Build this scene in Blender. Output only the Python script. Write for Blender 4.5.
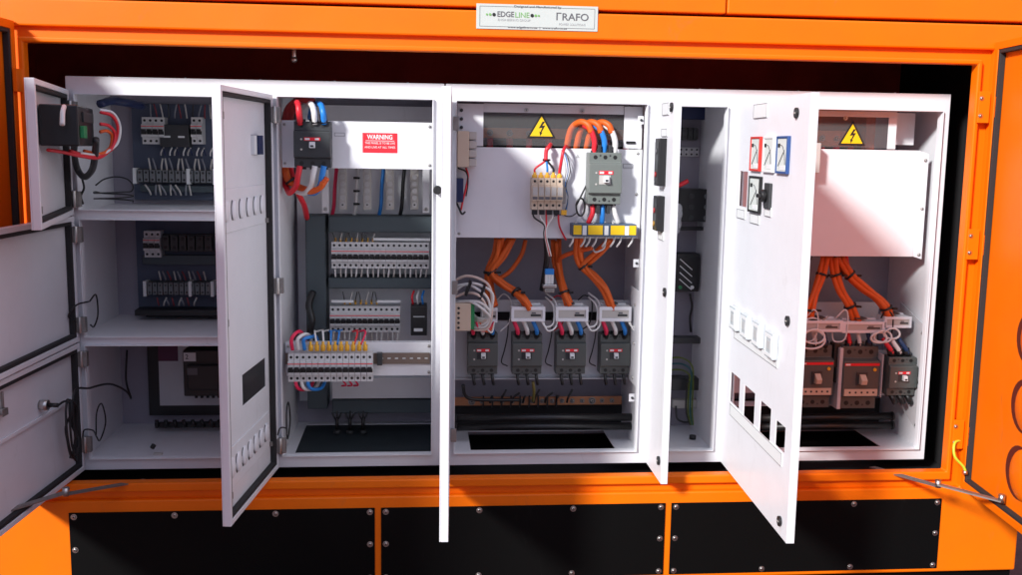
import bpy, bmesh, math, random
from mathutils import Vector, Matrix
random.seed(7)
S = bpy.context.scene
for o in list(bpy.data.objects): bpy.data.objects.remove(o)
COL = S.collection
# ------------------------------------------------------------------ camera
CF, CX, CY, CZ, CYAW, CPIT, CROL = 1002.35, .9951, -2.9582, .9635, .0902, -.1388, .0154
_f = Vector((math.sin(CYAW), math.cos(CYAW), 0)); _r = Vector((math.cos(CYAW), -math.sin(CYAW), 0)); _u = Vector((0, 0, 1))
FW = _f*math.cos(CPIT) + _u*math.sin(CPIT); U2 = _u*math.cos(CPIT) - _f*math.sin(CPIT)
RT = _r*math.cos(CROL) + U2*math.sin(CROL); UP = U2*math.cos(CROL) - _r*math.sin(CROL)
CAM = Vector((CX, CY, CZ))
cd = bpy.data.cameras.new('camera'); cam = bpy.data.objects.new('camera', cd); COL.objects.link(cam)
cam.matrix_world = Matrix((RT, UP, -FW)).transposed().to_4x4(); cam.location = CAM
cd.sensor_width = 36; cd.lens = 36*CF/1022; cd.clip_end = 200; cd.clip_start = .05
S.camera = cam
# ------------------------------------------------------------------ light
w = bpy.data.worlds.new('World'); S.world = w; w.use_nodes = True
wn = w.node_tree; wg = wn.nodes['Background']; wg.inputs[1].default_value = .30
wt = wn.nodes.new('ShaderNodeTexCoord'); ws_ = wn.nodes.new('ShaderNodeSeparateXYZ'); wr = wn.nodes.new('ShaderNodeValToRGB'); wm = wn.nodes.new('ShaderNodeMapRange')
wn.links.new(wt.outputs['Generated'], ws_.inputs[0]); wn.links.new(ws_.outputs['Z'], wm.inputs['Value']); wm.inputs['From Min'].default_value = -1; wn.links.new(wm.outputs['Result'], wr.inputs['Fac'])
wr.color_ramp.elements[0].position = .45; wr.color_ramp.elements[0].color = (.29, .32, .48, 1)
wr.color_ramp.elements[1].position = .80; wr.color_ramp.elements[1].color = (2.0, 2.15, 2.9, 1)
wn.links.new(wr.outputs['Color'], wg.inputs[0])
sl = bpy.data.lights.new('key_light', 'SUN'); sl.energy = 4.4; sl.angle = math.radians(7.5); sl.color = (1, .985, .97)
so = bpy.data.objects.new('key_light', sl); COL.objects.link(so)
so.rotation_euler = Vector((-.90, -1, .69)).to_track_quat('Z', 'Y').to_euler()
S.view_settings.view_transform = 'Standard'; S.view_settings.look = 'None'; S.view_settings.exposure = 0.32; S.view_settings.gamma = 1
S.render.engine = 'CYCLES'
try:
    S.cycles.max_bounces = 8; S.cycles.diffuse_bounces = 5
except Exception: pass

# ------------------------------------------------------------------ materials
MATS = {}
def mat(name, col, rough=.4, metal=0., bump=0., bscale=400, var=0., vscale=6, spec=.5, alpha=None, trans=0., coat=0., scuff=0., dust=(.3, .27, .24)):
    if name in MATS: return MATS[name]
    m = bpy.data.materials.new(name); m.use_nodes = True; nt = m.node_tree; b = nt.nodes['Principled BSDF']
    b.inputs['Base Color'].default_value = (*col, 1); b.inputs['Roughness'].default_value = rough; b.inputs['Metallic'].default_value = metal
    b.inputs['Specular IOR Level'].default_value = spec
    if trans: b.inputs['Transmission Weight'].default_value = trans; b.inputs['IOR'].default_value = 1.45
    if alpha is not None: b.inputs['Alpha'].default_value = alpha
    if coat: b.inputs['Coat Weight'].default_value = coat
    tc = nt.nodes.new('ShaderNodeTexCoord')
    if var:
        n = nt.nodes.new('ShaderNodeTexNoise'); n.inputs['Scale'].default_value = vscale; n.inputs['Detail'].default_value = 8; n.inputs['Roughness'].default_value = .65
        nt.links.new(tc.outputs['Object'], n.inputs['Vector'])
        r = nt.nodes.new('ShaderNodeValToRGB'); r.color_ramp.elements[0].position = .3; r.color_ramp.elements[1].position = .7
        r.color_ramp.elements[0].color = (*[c*(1-var) for c in col], 1); r.color_ramp.elements[1].color = (*col, 1)
        nt.links.new(n.outputs['Fac'], r.inputs['Fac']); nt.links.new(r.outputs['Color'], b.inputs['Base Color'])
        mr = nt.nodes.new('ShaderNodeMapRange'); mr.inputs['To Min'].default_value = min(1, rough+.12); mr.inputs['To Max'].default_value = max(0, rough-.06)
        nt.links.new(n.outputs['Fac'], mr.inputs['Value']); nt.links.new(mr.outputs['Result'], b.inputs['Roughness'])
    if bump:
        n2 = nt.nodes.new('ShaderNodeTexNoise'); n2.inputs['Scale'].default_value = bscale; n2.inputs['Detail'].default_value = 2
        nt.links.new(tc.outputs['Object'], n2.inputs['Vector'])
        bp = nt.nodes.new('ShaderNodeBump'); bp.inputs['Strength'].default_value = bump; bp.inputs['Distance'].default_value = .001
        nt.links.new(n2.outputs['Fac'], bp.inputs['Height']); nt.links.new(bp.outputs['Normal'], b.inputs['Normal'])
    if scuff:
        n3 = nt.nodes.new('ShaderNodeTexNoise'); n3.inputs['Scale'].default_value = 9; n3.inputs['Detail'].default_value = 12; n3.inputs['Roughness'].default_value = .75; n3.inputs['Distortion'].default_value = 1.2
        mp = nt.nodes.new('ShaderNodeMapping'); mp.inputs['Scale'].default_value = (1, 1, .35)
        nt.links.new(tc.outputs['Object'], mp.inputs['Vector']); nt.links.new(mp.outputs['Vector'], n3.inputs['Vector'])
        r3 = nt.nodes.new('ShaderNodeValToRGB'); r3.color_ramp.elements[0].position = .60; r3.color_ramp.elements[1].position = .78
        r3.color_ramp.elements[0].color = (0, 0, 0, 1); r3.color_ramp.elements[1].color = (scuff, scuff, scuff, 1)
        mx = nt.nodes.new('ShaderNodeMix'); mx.data_type = 'RGBA'; mx.inputs[7].default_value = (*dust, 1)
        src = b.inputs['Base Color'].links[0].from_socket if b.inputs['Base Color'].is_linked else None
        if src: nt.links.new(src, mx.inputs[6])
        else: mx.inputs[6].default_value = (*col, 1)
        nt.links.new(n3.outputs['Fac'], r3.inputs['Fac']); nt.links.new(r3.outputs['Color'], mx.inputs[0]); nt.links.new(mx.outputs[2], b.inputs['Base Color'])
        if bump:
            n4 = nt.nodes.new('ShaderNodeTexNoise'); n4.inputs['Scale'].default_value = 2.5; nt.links.new(tc.outputs['Object'], n4.inputs['Vector'])
            b4 = nt.nodes.new('ShaderNodeBump'); b4.inputs['Strength'].default_value = .35; b4.inputs['Distance'].default_value = .02
            nt.links.new(n4.outputs['Fac'], b4.inputs['Height']); nt.links.new(b4.outputs['Normal'], bp.inputs['Normal'])
    MATS[name] = m; return m
WH = mat('white_powder_coat', (.79, .80, .83), .36, bump=.12, bscale=500, var=.07, scuff=.38, dust=(.45, .42, .40))
GAL = mat('grey_white_plate', (.60, .60, .62), .42, var=.10, bump=.08)
OR = mat('orange_paint', (.92, .172, .0), .42, bump=.15, bscale=260, var=.10, spec=.3, scuff=.45, dust=(.38, .13, .05))
ORD = mat('red_orange_sleeve', (.72, .10, .01), .5)
ORC = mat('orange_cable_sheath', (.78, .125, .008), .5, bump=.2, bscale=120, var=.2, vscale=20)
RED = mat('red_cable_sheath', (.72, .02, .035), .4)
PIN = mat('crimson_sleeve', (.80, .02, .09), .4)
BLU = mat('blue_cable_sheath', (.02, .22, .65), .4)
DBL = mat('navy_plastic', (.01, .02, .08), .4)
WHC = mat('white_cable_sheath', (.75, .74, .72), .4)
BLK = mat('black_plastic', (.012, .012, .013), .4)
RUB = mat('black_rubber', (.02, .019, .02), .8, bump=.3, bscale=300)
BPN = mat('black_panel_paint', (.003, .003, .003), .5, spec=.12, var=.3, vscale=3, bump=.05, scuff=.5, dust=(.016, .015, .014))
LIN = mat('shaded_orange_interior', (.48, .07, .05), .95, bump=.5, bscale=80, var=.4)  # shade on the orange canopy interior put into the colour
LINB = mat('black_interior_shade', (.006, .005, .006), .95, bump=.5, bscale=80)  # in the canopy interior: deep shade put into the colour
STL = mat('zinc_steel', (.62, .61, .58), .32, metal=1, var=.15, vscale=60)
STD = mat('dull_steel', (.38, .36, .34), .5, metal=.8, var=.3, vscale=30)
BRS = mat('tinned_copper_bar', (.50, .21, .10), .5, metal=.3, var=.25, vscale=20)
GRY = mat('breaker_grey', (.085, .095, .090), .42, bump=.05)
GRD = mat('breaker_dark_grey', (.035, .038, .040), .42)
GRL = mat('light_grey_plastic', (.50, .48, .45), .45)
MCB = mat('module_plastic', (.62, .62, .62), .4)
DUC = mat('slate_grey_trunking', (.055, .075, .085), .6)
SLA = mat('slate_floor_plate', (.018, .028, .034), .6, var=.15)
YEL = mat('yellow_plastic', (.85, .55, .01), .45)
YOR = mat('amber_wire_cap', (.80, .42, .03), .45)
RLB = mat('red_label', (.80, .015, .03), .5)
CRM = mat('cream_plastic', (.62, .50, .38), .5)
GRN = mat('green_plastic', (.02, .25, .08), .5)
GYC = mat('yellow_green_cable', (.45, .55, .03), .5)
PUR = mat('plum_print', (.10, .015, .06), .5)
LBL = mat('white_label', (.74, .76, .76), .5)
INK = mat('black_ink', (.01, .01, .01), .6)
INKG = mat('grey_ink', (.12, .12, .13), .6)
GNK = mat('green_ink', (.18, .42, .12), .6)
LGK = mat('pale_grey_print', (.45, .46, .46), .6)
CLR = mat('clear_acrylic', (1, 1, 1), .06, alpha=.04, spec=.5)
MTR = mat('meter_dial', (.70, .76, .72), .25)
RDP = mat('red_bezel', (.60, .04, .03), .35)
BLP = mat('blue_bezel', (.03, .08, .25), .35)
FLR = mat('brown_floor', (.12, .035, .028), .85, bump=.6, bscale=60, var=.5, vscale=14)
DRD = mat('dark_red_gap', (.10, .008, .002), .7)
BAG = mat('clear_bag', (.7, .72, .75), .15, alpha=.5)

# ------------------------------------------------------------------ geometry helpers
def at(px, py, Y):
    """world point seen at photo pixel on the vertical plane at depth Y"""
    d = FW*CF + RT*(px-511) - UP*(py-287.5)
    return CAM + d*((Y-CY)/d.y)
def catmull(pts, n=6):
    pts = [Vector(q) for q in pts]
    if len(pts) < 3: return pts
    P = [pts[0]*2-pts[1]] + pts + [pts[-1]*2-pts[-2]]; out = []
    for i in range(1, len(P)-2):
        for k in range(n):
            t = k/n; a, b, c, d = P[i-1], P[i], P[i+1], P[i+2]
            out.append(.5*((2*b)+(c-a)*t+(2*a-5*b+4*c-d)*t*t+(3*b-a-3*c+d)*t**3))
    out.append(pts[-1]); return out
class MB:
    quads = False
    def __init__(s): s.bm = bmesh.new(); s.m = []; s.done = s.bm.faces.layers.int.new('done')
    def mi(s, m):
        if m not in s.m: s.m.append(m)
        return s.m.index(m)
    def _fin(s, f0, m, smooth=False):
        i = s.mi(m)
        for f in s.bm.faces:
            if not f[s.done]: f[s.done] = 1; f.material_index = i; f.smooth = smooth or (s.quads and len(f.verts) == 4)
        s.quads = False
    def box(s, x0, x1, y0, y1, z0, z1, m, rot=None):
        f0 = len(s.bm.faces)
        c = Vector(((x0+x1)/2, (y0+y1)/2, (z0+z1)/2)); M = Matrix.Translation(c)
        if rot is not None: M = M @ rot.to_4x4()
        bmesh.ops.create_cube(s.bm, size=1, matrix=M @ Matrix.Diagonal((abs(x1-x0), abs(y1-y0), abs(z1-z0), 1)))
        s._fin(f0, m); return s
    def cyl(s, a, b, r, m, r2=None, seg=16):
        a, b = Vector(a), Vector(b); f0 = len(s.bm.faces); d = b-a
        M = Matrix.Translation((a+b)/2) @ d.to_track_quat('Z', 'Y').to_matrix().to_4x4()
        bmesh.ops.create_cone(s.bm, cap_ends=True, segments=seg, radius1=r, radius2=r if r2 is None else r2, depth=d.length, matrix=M)
        s.quads = True; s._fin(f0, m, False); return s
    def ball(s, c, r, m, sc=(1, 1, 1), seg=14):
        f0 = len(s.bm.faces)
        bmesh.ops.create_uvsphere(s.bm, u_segments=seg, v_segments=seg//2+1, radius=r, matrix=Matrix.Translation(Vector(c)) @ Matrix.Diagonal((*sc, 1)))
        s._fin(f0, m, True); return s
    def tube(s, pts, r, m, seg=8, n=6, smooth=True):
        P = catmull(pts, n) if smooth else [Vector(q) for q in pts]
        f0 = len(s.bm.faces); rings = []; nrm = None
        for i, q in enumerate(P):
            t = (P[min(i+1, len(P)-1)]-P[max(i-1, 0)]).normalized()
            if nrm is None: nrm = t.orthogonal().normalized()
            else:
                nrm = nrm - t*nrm.dot(t); nrm = nrm.normalized() if nrm.length > 1e-6 else t.orthogonal().normalized()
            bi = t.cross(nrm)
            rings.append([s.bm.verts.new(q+(nrm*math.cos(a)+bi*math.sin(a))*r) for a in [2*math.pi*k/seg for k in range(seg)]])
        for A, B in zip(rings, rings[1:]):
            for k in range(seg): s.bm.faces.new((A[k], A[(k+1) % seg], B[(k+1) % seg], B[k]))
        s.bm.faces.new(rings[0][::-1]); s.bm.faces.new(rings[-1]); s._fin(f0, m, True); return s
    def poly_x(s, prof, x0, x1, m):
        """profile [(y,z)...] swept along x"""
        f0 = len(s.bm.faces)
        A = [s.bm.verts.new((x0, y, z)) for y, z in prof]; B = [s.bm.verts.new((x1, y, z)) for y, z in prof]; n = len(prof)
        for k in range(n): s.bm.faces.new((A[k], A[(k+1) % n], B[(k+1) % n], B[k]))
        s.bm.faces.new(A[::-1]); s.bm.faces.new(B); s._fin(f0, m); return s
    def poly_y(s, prof, y0, y1, m):
        """outline [(x,z)...] given a thickness along y"""
        f0 = len(s.bm.faces)
        A = [s.bm.verts.new((x, y0, z)) for x, z in prof]; B = [s.bm.verts.new((x, y1, z)) for x, z in prof]; n = len(prof)
        for k in range(n): s.bm.faces.new((A[k], A[(k+1) % n], B[(k+1) % n], B[k]))
        s.bm.faces.new(A[::-1]); s.bm.faces.new(B); s._fin(f0, m); return s
    def panel(s, x0, x1, z0, z1, y0, y1, m, holes=(), flat=False):
        """sheet in the xz plane, y0..y1 thick, with rectangular holes (x0,x1,z0,z1). flat=True: xy plane with z0..z1 thickness swapped"""
        xs = sorted(set([x0, x1]+[v for h in holes for v in h[:2] if x0 < v < x1])); zs = sorted(set([z0, z1]+[v for h in holes for v in h[2:] if z0 < v < z1]))
        def solid(i, j):
            if i < 0 or j < 0 or i >= len(xs)-1 or j >= len(zs)-1: return False
            cx, cz = (xs[i]+xs[i+1])/2, (zs[j]+zs[j+1])/2
            return not any(h[0] < cx < h[1] and h[2] < cz < h[3] for h in holes)
        f0 = len(s.bm.faces); V = {}
        def v(i, j, k):
            if (i, j, k) not in V:
                y = (y0, y1)[k]; V[i, j, k] = s.bm.verts.new((xs[i], zs[j], y) if flat else (xs[i], y, zs[j]))
            return V[i, j, k]
        for i in range(len(xs)-1):
            for j in range(len(zs)-1):
                if not solid(i, j): continue
                s.bm.faces.new((v(i, j, 0), v(i+1, j, 0), v(i+1, j+1, 0), v(i, j+1, 0)))
                s.bm.faces.new((v(i, j, 1), v(i, j+1, 1), v(i+1, j+1, 1), v(i+1, j, 1)))
                for (di, dj, a, b) in ((0, -1, (i, j), (i+1, j)), (1, 0, (i+1, j), (i+1, j+1)), (0, 1, (i+1, j+1), (i, j+1)), (-1, 0, (i, j+1), (i, j))):
                    if not solid(i+di, j+dj): s.bm.faces.new((v(*a, 0), v(*a, 1), v(*b, 1), v(*b, 0)))
        s._fin(f0, m); return s
    def obj(s, name, parent=None, bevel=0, loc=None):
        s.bm.faces.layers.int.remove(s.done); bmesh.ops.recalc_face_normals(s.bm, faces=s.bm.faces)
        if loc is not None: bmesh.ops.translate(s.bm, verts=s.bm.verts, vec=-Vector(loc))
        me = bpy.data.meshes.new(name); s.bm.to_mesh(me); s.bm.free()
        for m in s.m: me.materials.append(m)
        o = bpy.data.objects.new(name, me); COL.objects.link(o)
        if loc is not None: o.location = loc
        if parent: o.parent = parent
        if bevel:
            b = o.modifiers.new('bevel', 'BEVEL'); b.width = bevel; b.segments = 2; b.limit_method = 'ANGLE'; b.angle_limit = math.radians(40)
        return o
def tag(o, label, cat=None, group=None, kind=None):
    if label: o['label'] = label
    if cat: o['category'] = cat
    if group: o['group'] = group
    if kind: o['kind'] = kind
    return o
def thing(name, label, cat, loc=(0, 0, 0), group=None, rz=0):
    o = bpy.data.objects.new(name, None); COL.objects.link(o); o.location = loc; o.rotation_euler = (0, 0, rz); o.empty_display_size = .05
    return tag(o, label, cat, group)
def dup(root, loc, label=None, rz=None, group=None):
    r = root.copy(); COL.objects.link(r); r.location = loc
    if rz is not None: r.rotation_euler = (0, 0, rz)
    if label: r['label'] = label
    if group: r['group'] = group
    for ch in root.children:
        c = ch.copy(); COL.objects.link(c); c.parent = r
        for g in ch.children:
            d = g.copy(); COL.objects.link(d); d.parent = c
    return r
def text(body, size, m, name, parent, loc, rot=(math.pi/2, 0, 0), ext=.0003, align='CENTER', sx=1., offs=0., fit=None):
    c = bpy.data.curves.new(name, 'FONT'); c.body = body; c.size = size; c.extrude = ext; c.align_x = align; c.align_y = 'CENTER'; c.resolution_u = 3; c.offset = offs
    t = bpy.data.objects.new(name, c); COL.objects.link(t); bpy.context.view_layer.update()
    me = bpy.data.meshes.new_from_object(t.evaluated_get(bpy.context.evaluated_depsgraph_get())); bpy.data.objects.remove(t)
    me.materials.clear(); me.materials.append(m)
    if fit: sx = fit/(max(v.co.x for v in me.vertices)-min(v.co.x for v in me.vertices))
    o = bpy.data.objects.new(name, me); COL.objects.link(o); o.location = loc; o.rotation_euler = rot; o.scale = (sx, 1, 1)
    if parent: o.parent = parent
    return o
def bolt(name, parent, p, r=.006, m=STL, d=(0, -1, 0), h=.004):
    p = Vector(p); d = Vector(d); b = MB(); b.cyl(p, p+d*.0012, r*1.35, m, seg=14)
    b.cyl(p+d*.0012, p+d*(h*.6), r, m, seg=12); b.cyl(p+d*(h*.6), p+d*h, r, m, r2=r*.55, seg=12); b.cyl(p+d*h, p+d*(h+.0003), r*.35, INK, seg=6)
    return b.obj(name, parent, loc=p)
def wire(pts, r, m, label, group=None, name='cable', cat='cable', caps=None, seg=8):
    b = MB(); b.tube(pts, r, m, seg=seg)
    if caps:
        for q, e, rr, mm in caps: b.cyl(q, e, rr, mm, seg=8)
    o = b.obj(name, loc=Vector(pts[0])); return tag(o, label, cat, group)

# ------------------------------------------------------------------ setting
f = MB(); f.panel(-14, 16, -8, 16, -.452, -.446, FLR, flat=True); tag(f.obj('floor'), 'brown speckled floor under the orange canopy', kind='structure')

# ------------------------------------------------------------------ orange enclosure
enc = thing('generator_canopy', 'bright orange steel generator canopy with wide open doors and black base covers', 'enclosure', (1.3, .2, -.45))
EO = Vector((1.3, .2, -.45))
def E_(b, name, bevel=0, parent=None, loc=EO): 
    o = b.obj(name, parent or enc, bevel, loc=loc if parent is None else None)
    if parent is None: o.location = (0, 0, 0)
    return o
OX0, OX1, OZ0, OZ1 = -.062, 2.600, 0.0, 1.222
b = MB(); b.panel(OX0-.014, OX1+.014, OZ0-.026, OZ1+.014, -.125, -.088, OR, [(OX0, OX1, OZ0, OZ1)]); E_(b, 'opening_lip', .004)
b = MB(); b.panel(OX0-.050, OX1+.048, OZ0-.050, OZ1+.042, -.106, -.0885, OR, [(OX0-.0142, OX1+.0142, OZ0-.0262, OZ1+.0142)]); E_(b, 'rain_gutter')
b = MB(); b.panel(-1.2, 2.848, -.322, 1.336, -.125, -.06, OR, [(OX0-.0502, OX1+.0482, OZ0-.0502, OZ1+.0422)]); E_(b, 'front_frame', .005)
b = MB(); b.panel(-1.2, 1.846, 1.345, 2.3, -.125, -.07, OR); E_(b, 'upper_panel', .004)
b = MB(); b.panel(1.850, 4.4, 1.345, 2.3, -.125, -.07, OR); E_(b, 'upper_panel', .004)
b = MB(); b.panel(2.8485, 4.4, 1.24, 1.336, -.125, -.06, OR); E_(b, 'side_header', .004)
b = MB(); b.box(-1.2, 4.4, -.069, -.055, 1.3365, 2.3, DRD); E_(b, 'panel_backing')
# interior shell, its shade put into dark red and black
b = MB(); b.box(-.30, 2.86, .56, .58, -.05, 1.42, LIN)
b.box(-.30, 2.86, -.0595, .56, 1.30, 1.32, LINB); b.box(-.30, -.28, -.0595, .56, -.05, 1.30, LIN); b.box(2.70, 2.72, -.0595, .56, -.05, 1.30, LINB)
b.box(-.30, 2.86, -.0595, .56, -.07, -.052, LINB); E_(b, 'interior_shell')
b = MB(); b.box(-1.2, 2.85, -.10, .6, -.43, -.3225, BPN); E_(b, 'base_skid', .004)
b = MB(); b.box(2.832, 2.848, -.0597, 1.2, -.322, 1.24, OR); E_(b, 'end_wall')
for x0, x1 in ((-.001, .862), (.880, 1.726), (1.744, 2.590)):
    b = MB(); b.panel(x0, x1, -.309, -.084, -.1285, -.1255, BPN); o = E_(b, 'cover_panel', .001)
    W = x1-x0
    for k, (u, z) in enumerate([(a, -.096) for a in (.014, W*.34, W*.67, W-.014)]+[(a, -.297) for a in (.014, W*.34, W*.67, W-.014)]+[(.014, -.194), (W-.014, -.194)]):
        q = bolt('bolt', o, Vector((x0+u, -.1286, z))-EO, .0065, STL)
# nameplate
NP0 = at(476.5, 4.5, -.128); NPw = .338; npz = (NP0.z+at(476.5, 27.5, -.128).z)/2; nph = .0675
npx = NP0.x+NPw/2
b = MB(); b.box(npx-NPw/2, npx+NPw/2, -.1275, -.1255, npz-nph/2, npz+nph/2, mat('nameplate_white', (.56, .60, .56), .4)); npl = E_(b, 'nameplate', .0006)
c0 = Vector((npx, -.1283, npz))-EO
def nt(t, s, m, dx, dz, fit, offs=0.): return text(t, s, m, 'lettering', npl, c0+Vector((dx, .0003, dz)), fit=fit, offs=offs)
nt('EDGE', .0205, INKG, -.0885, .006, .046, .0003); nt('LINE', .0205, GNK, -.0425, .005, .039)
nt('ENGINEERING GROUP', .0085, LGK, -.065, -.0085, .090); nt('\u0393RAFO', .0275, INKG, .097, .003, .090, .0002); nt('POWER SOLUTIONS', .0085, LGK, .097, -.0165, .074)
nt('Designed and Manufactured by', .0085, INKG, 0, .0285, .13); nt('www.edgeline.co.za  |  www.trafo.co.za', .008, INKG, 0, -.0275, .165)
for dx, r, m in ((-.140, .0028, GNK), (-.131, .0036, GNK), (-.1205, .0048, INK), (-.0150, .0048, INK), (-.005, .0036, GNK), (.0035, .0028, GNK)):
    b = MB(); q = c0+Vector((dx, 0, .005)); b.cyl(q, q+Vector((0, -.0003, 0)), r, m, seg=14); b.obj('dot_print', npl)
b = MB(); b.panel(c0.x-.160, c0.x+.160, c0.z-.027, c0.z+.0275, c0.y, c0.y+.0002, INKG, [(c0.x-.1592, c0.x+.1592, c0.z-.0262, c0.z+.0267)]); b.obj('border_line', npl)
# ceiling bracket seen in the gap
p = at(294, 54, .05); b = MB(); b.cyl(p+Vector((0, 0, .022)), p+Vector((0, 0, -.01)), .007, STL); b.ball(p+Vector((0, 0, -.016)), .010, STL); b.box(p.x-.02, p.x+.012, p.y-.01, p.y+.012, p.z+.016, p.z+.035, STD)
b.box(p.x-.004, p.x+.004, p.y-.004, p.y+.004, p.z+.035, 1.30, STD); E_(b, 'door_catch', .001)

def leaf(parent, EOFF, hinge, ang, L, z0, z1, yo, yi, m, name='door', rim=.018, holes=(), mirror=False, gasket=True, label=None):
    """door leaf in its own frame: x from hinge to free edge, y from outer skin yo to inner rim yi"""
    sgn = 1 if yi > yo else -1
    b = MB(); y2 = yo+sgn*.003
    b.panel(0, L, z0, z1, min(yo, y2), max(yo, y2), m, holes)
    b.panel(0, L, z0, z1, min(y2+sgn*.0001, yi), max(y2+sgn*.0001, yi), m, [(rim, L-rim, z0+rim, z1-rim)])
    o = b.obj(name, parent, .0018); o.location = Vector(hinge)-EOFF; o.rotation_euler = (0, 0, ang)
    if label: o['label'] = label
    if gasket:
        b = MB(); g0, g1 = y2+sgn*.0004, yi-sgn*.002; w_ = .011
        b.panel(rim+.0005, L-rim-.0005, z0+rim+.0005, z1-rim-.0005, min(g0, g1), max(g0, g1), RUB, [(rim+w_, L-rim-w_, z0+rim+w_, z1-rim-w_)])
        b.obj('gasket', o, .002)
    return o
def on_leaf(hinge, ang, y, px, py):
    """(x, z) on the leaf plane at local depth y, under the photo pixel"""
    ca, sa = math.cos(ang), math.sin(ang); n = Vector((-sa, ca, 0)); O = Vector((hinge[0], hinge[1], 0))+n*y
    d = FW*CF + RT*(px-511) - UP*(py-287.5); t = (O-CAM).dot(n)/d.dot(n); P = CAM+d*t-O
    return P.x*ca+P.y*sa, P.z

# right orange door
RH = (2.644, -.128, 0); RA = math.radians(180+84)
rd = leaf(enc, EO, RH, RA, 1.38, -.045, 1.285, .022, 0, OR, rim=.022, label='right hand orange canopy door with half round vent louvres')
for k, (px, py) in enumerate([(1017, 262), (1016, 343), (1014, 404), (1012, 466)]):
    pass
def hood(parent, x, z, r, y, sgn, m, dark, sx=1.0, sz=1.0, name='louvre', shift=.16):
    b = MB(); f0 = len(b.bm.faces)
    b.poly_y([(x+r*sx*math.cos(a), z+r*sz*math.sin(a)) for a in [2*math.pi*k/28 for k in range(28)]], y, y+sgn*.0006, dark)
    f1 = len(b.bm.faces)
    bmesh.ops.create_uvsphere(b.bm, u_segments=24, v_segments=12, radius=r, matrix=Matrix.Translation((x+shift*r, y, z)) @ Matrix.Diagonal((sx*.93, .26, sz*.95, 1)))
    b._fin(f1, m, True); return b.obj(name, parent)
lv = [on_leaf(RH, RA, .018, 1008, yy) for yy in (264, 343, 402, 466)]
print('louvres', lv)
lz0, lz1 = lv[3][1], lv[0][1]
for z in [lz0+(lz1-lz0)*k/3 for k in range(4)]:
    for k in range(4):
        hood(rd, lv[2][0]+.092 + k*.22, z, .075, .0187, -1, OR, DRD, sx=1.0, shift=.34)
for z in (1.10, .70, .12):
    hp = Vector(RH); b = MB()
    b.box(-.004, .030, .002, .012, z-.03, z+.03, OR); b.cyl((-.008, -.004, z-.026), (-.008, -.004, z+.026), .008, OR); b.cyl((-.008, -.004, z-.032), (-.008, -.004, z+.032), .004, STL)
    h = b.obj('hinge', rd, .001)
    b = MB(); b.box(2.606, 2.640, -.134, -.1262, z-.045, z+.045, OR); hq = E_(b, 'hinge_plate', .001)
    for dz in (-.025, .025): bolt('bolt', hq, Vector((2.613, -.1342, z+dz))-EO, .005, STL)
b = MB(); b.tube([(.0, -.008, .10), (.02, -.035, .095), (.035, -.038, .06), (.04, -.012, .03), (.042, -.004, .012)], .0042, GYC); b.cyl((.042, -.001, .012), (.042, -.012, .012), .007, STL); b.obj('earth_strap', rd)
# left orange door
LH = (-.080, -.128, 0); LA = math.radians(-93)
ld = leaf(enc, EO, LH, LA, 1.42, -.045, 1.275, -.022, 0, OR, rim=.022, label='left hand orange canopy door seen from its shaded inner side')
for z in (1.12, .70, .12):
    b = MB(); b.box(-.002, .030, .002, .012, z-.03, z+.03, OR); b.cyl((-.006, .006, z-.03), (-.006, .006, z+.03), .008, OR); b.obj('hinge', ld, .001)
for z in (.105, .295, .485, .675):
    for k in range(3): hood(ld, .40+k*.26, z, .075, -.0187, 1, OR, DRD, shift=.15)
# stay bars
def bar(pts, w_, t_, m, name='stay_bar'):
    b = MB()
    for A, B in zip(pts, pts[1:]):
        A, B = Vector(A), Vector(B); d = B-A; x = d.normalized(); z = Vector((0, 0, 1)); y = z.cross(x).normalized(); z = x.cross(y)
        R = Matrix((x, y, z)).transposed().to_4x4(); f0 = len(b.bm.faces)
        bmesh.ops.create_cube(b.bm, size=1, matrix=Matrix.Translation((A+B)/2) @ R @ Matrix.Diagonal((d.length, w_, t_, 1))); b._fin(f0, m)
    return b
p1, p2 = at(872, 467, -.02), at(938, 486, -.28); u, z = on_leaf(RH, RA, -.004, 1000, 501)
n_ = Vector((math.cos(RA), math.sin(RA), 0)); p3 = Vector((RH[0], RH[1], 0))+n_*u+Vector((0, 0, z))
b = bar([p1, p2], .022, .004, STD); b2 = bar([p2+Vector((0, 0, .005)), p3], .020, .004, STD)
E_(b, 'stay_bar'); E_(b2, 'stay_bar'); b = MB(); b.cyl(p2+Vector((0, 0, -.004)), p2+Vector((0, 0, .018)), .009, STL); E_(b, 'stay_pivot'); b = MB(); b.cyl(p3+Vector((0, 0, -.004)), p3+Vector((0, 0, .02)), .009, STL); E_(b, 'stay_pivot')
p1, p2 = at(146, 480, -.05), at(66, 494, -.30); p3 = Vector((-.20, -.62, p2.z))
b = bar([p1, p2], .022, .004, STD); b2 = bar([p2+Vector((0, 0, .005)), p3], .020, .004, STD)
E_(b, 'stay_bar'); E_(b2, 'stay_bar'); b = MB(); b.cyl(p2+Vector((0, 0, -.004)), p2+Vector((0, 0, .018)), .009, STL); E_(b, 'stay_pivot')

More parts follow.
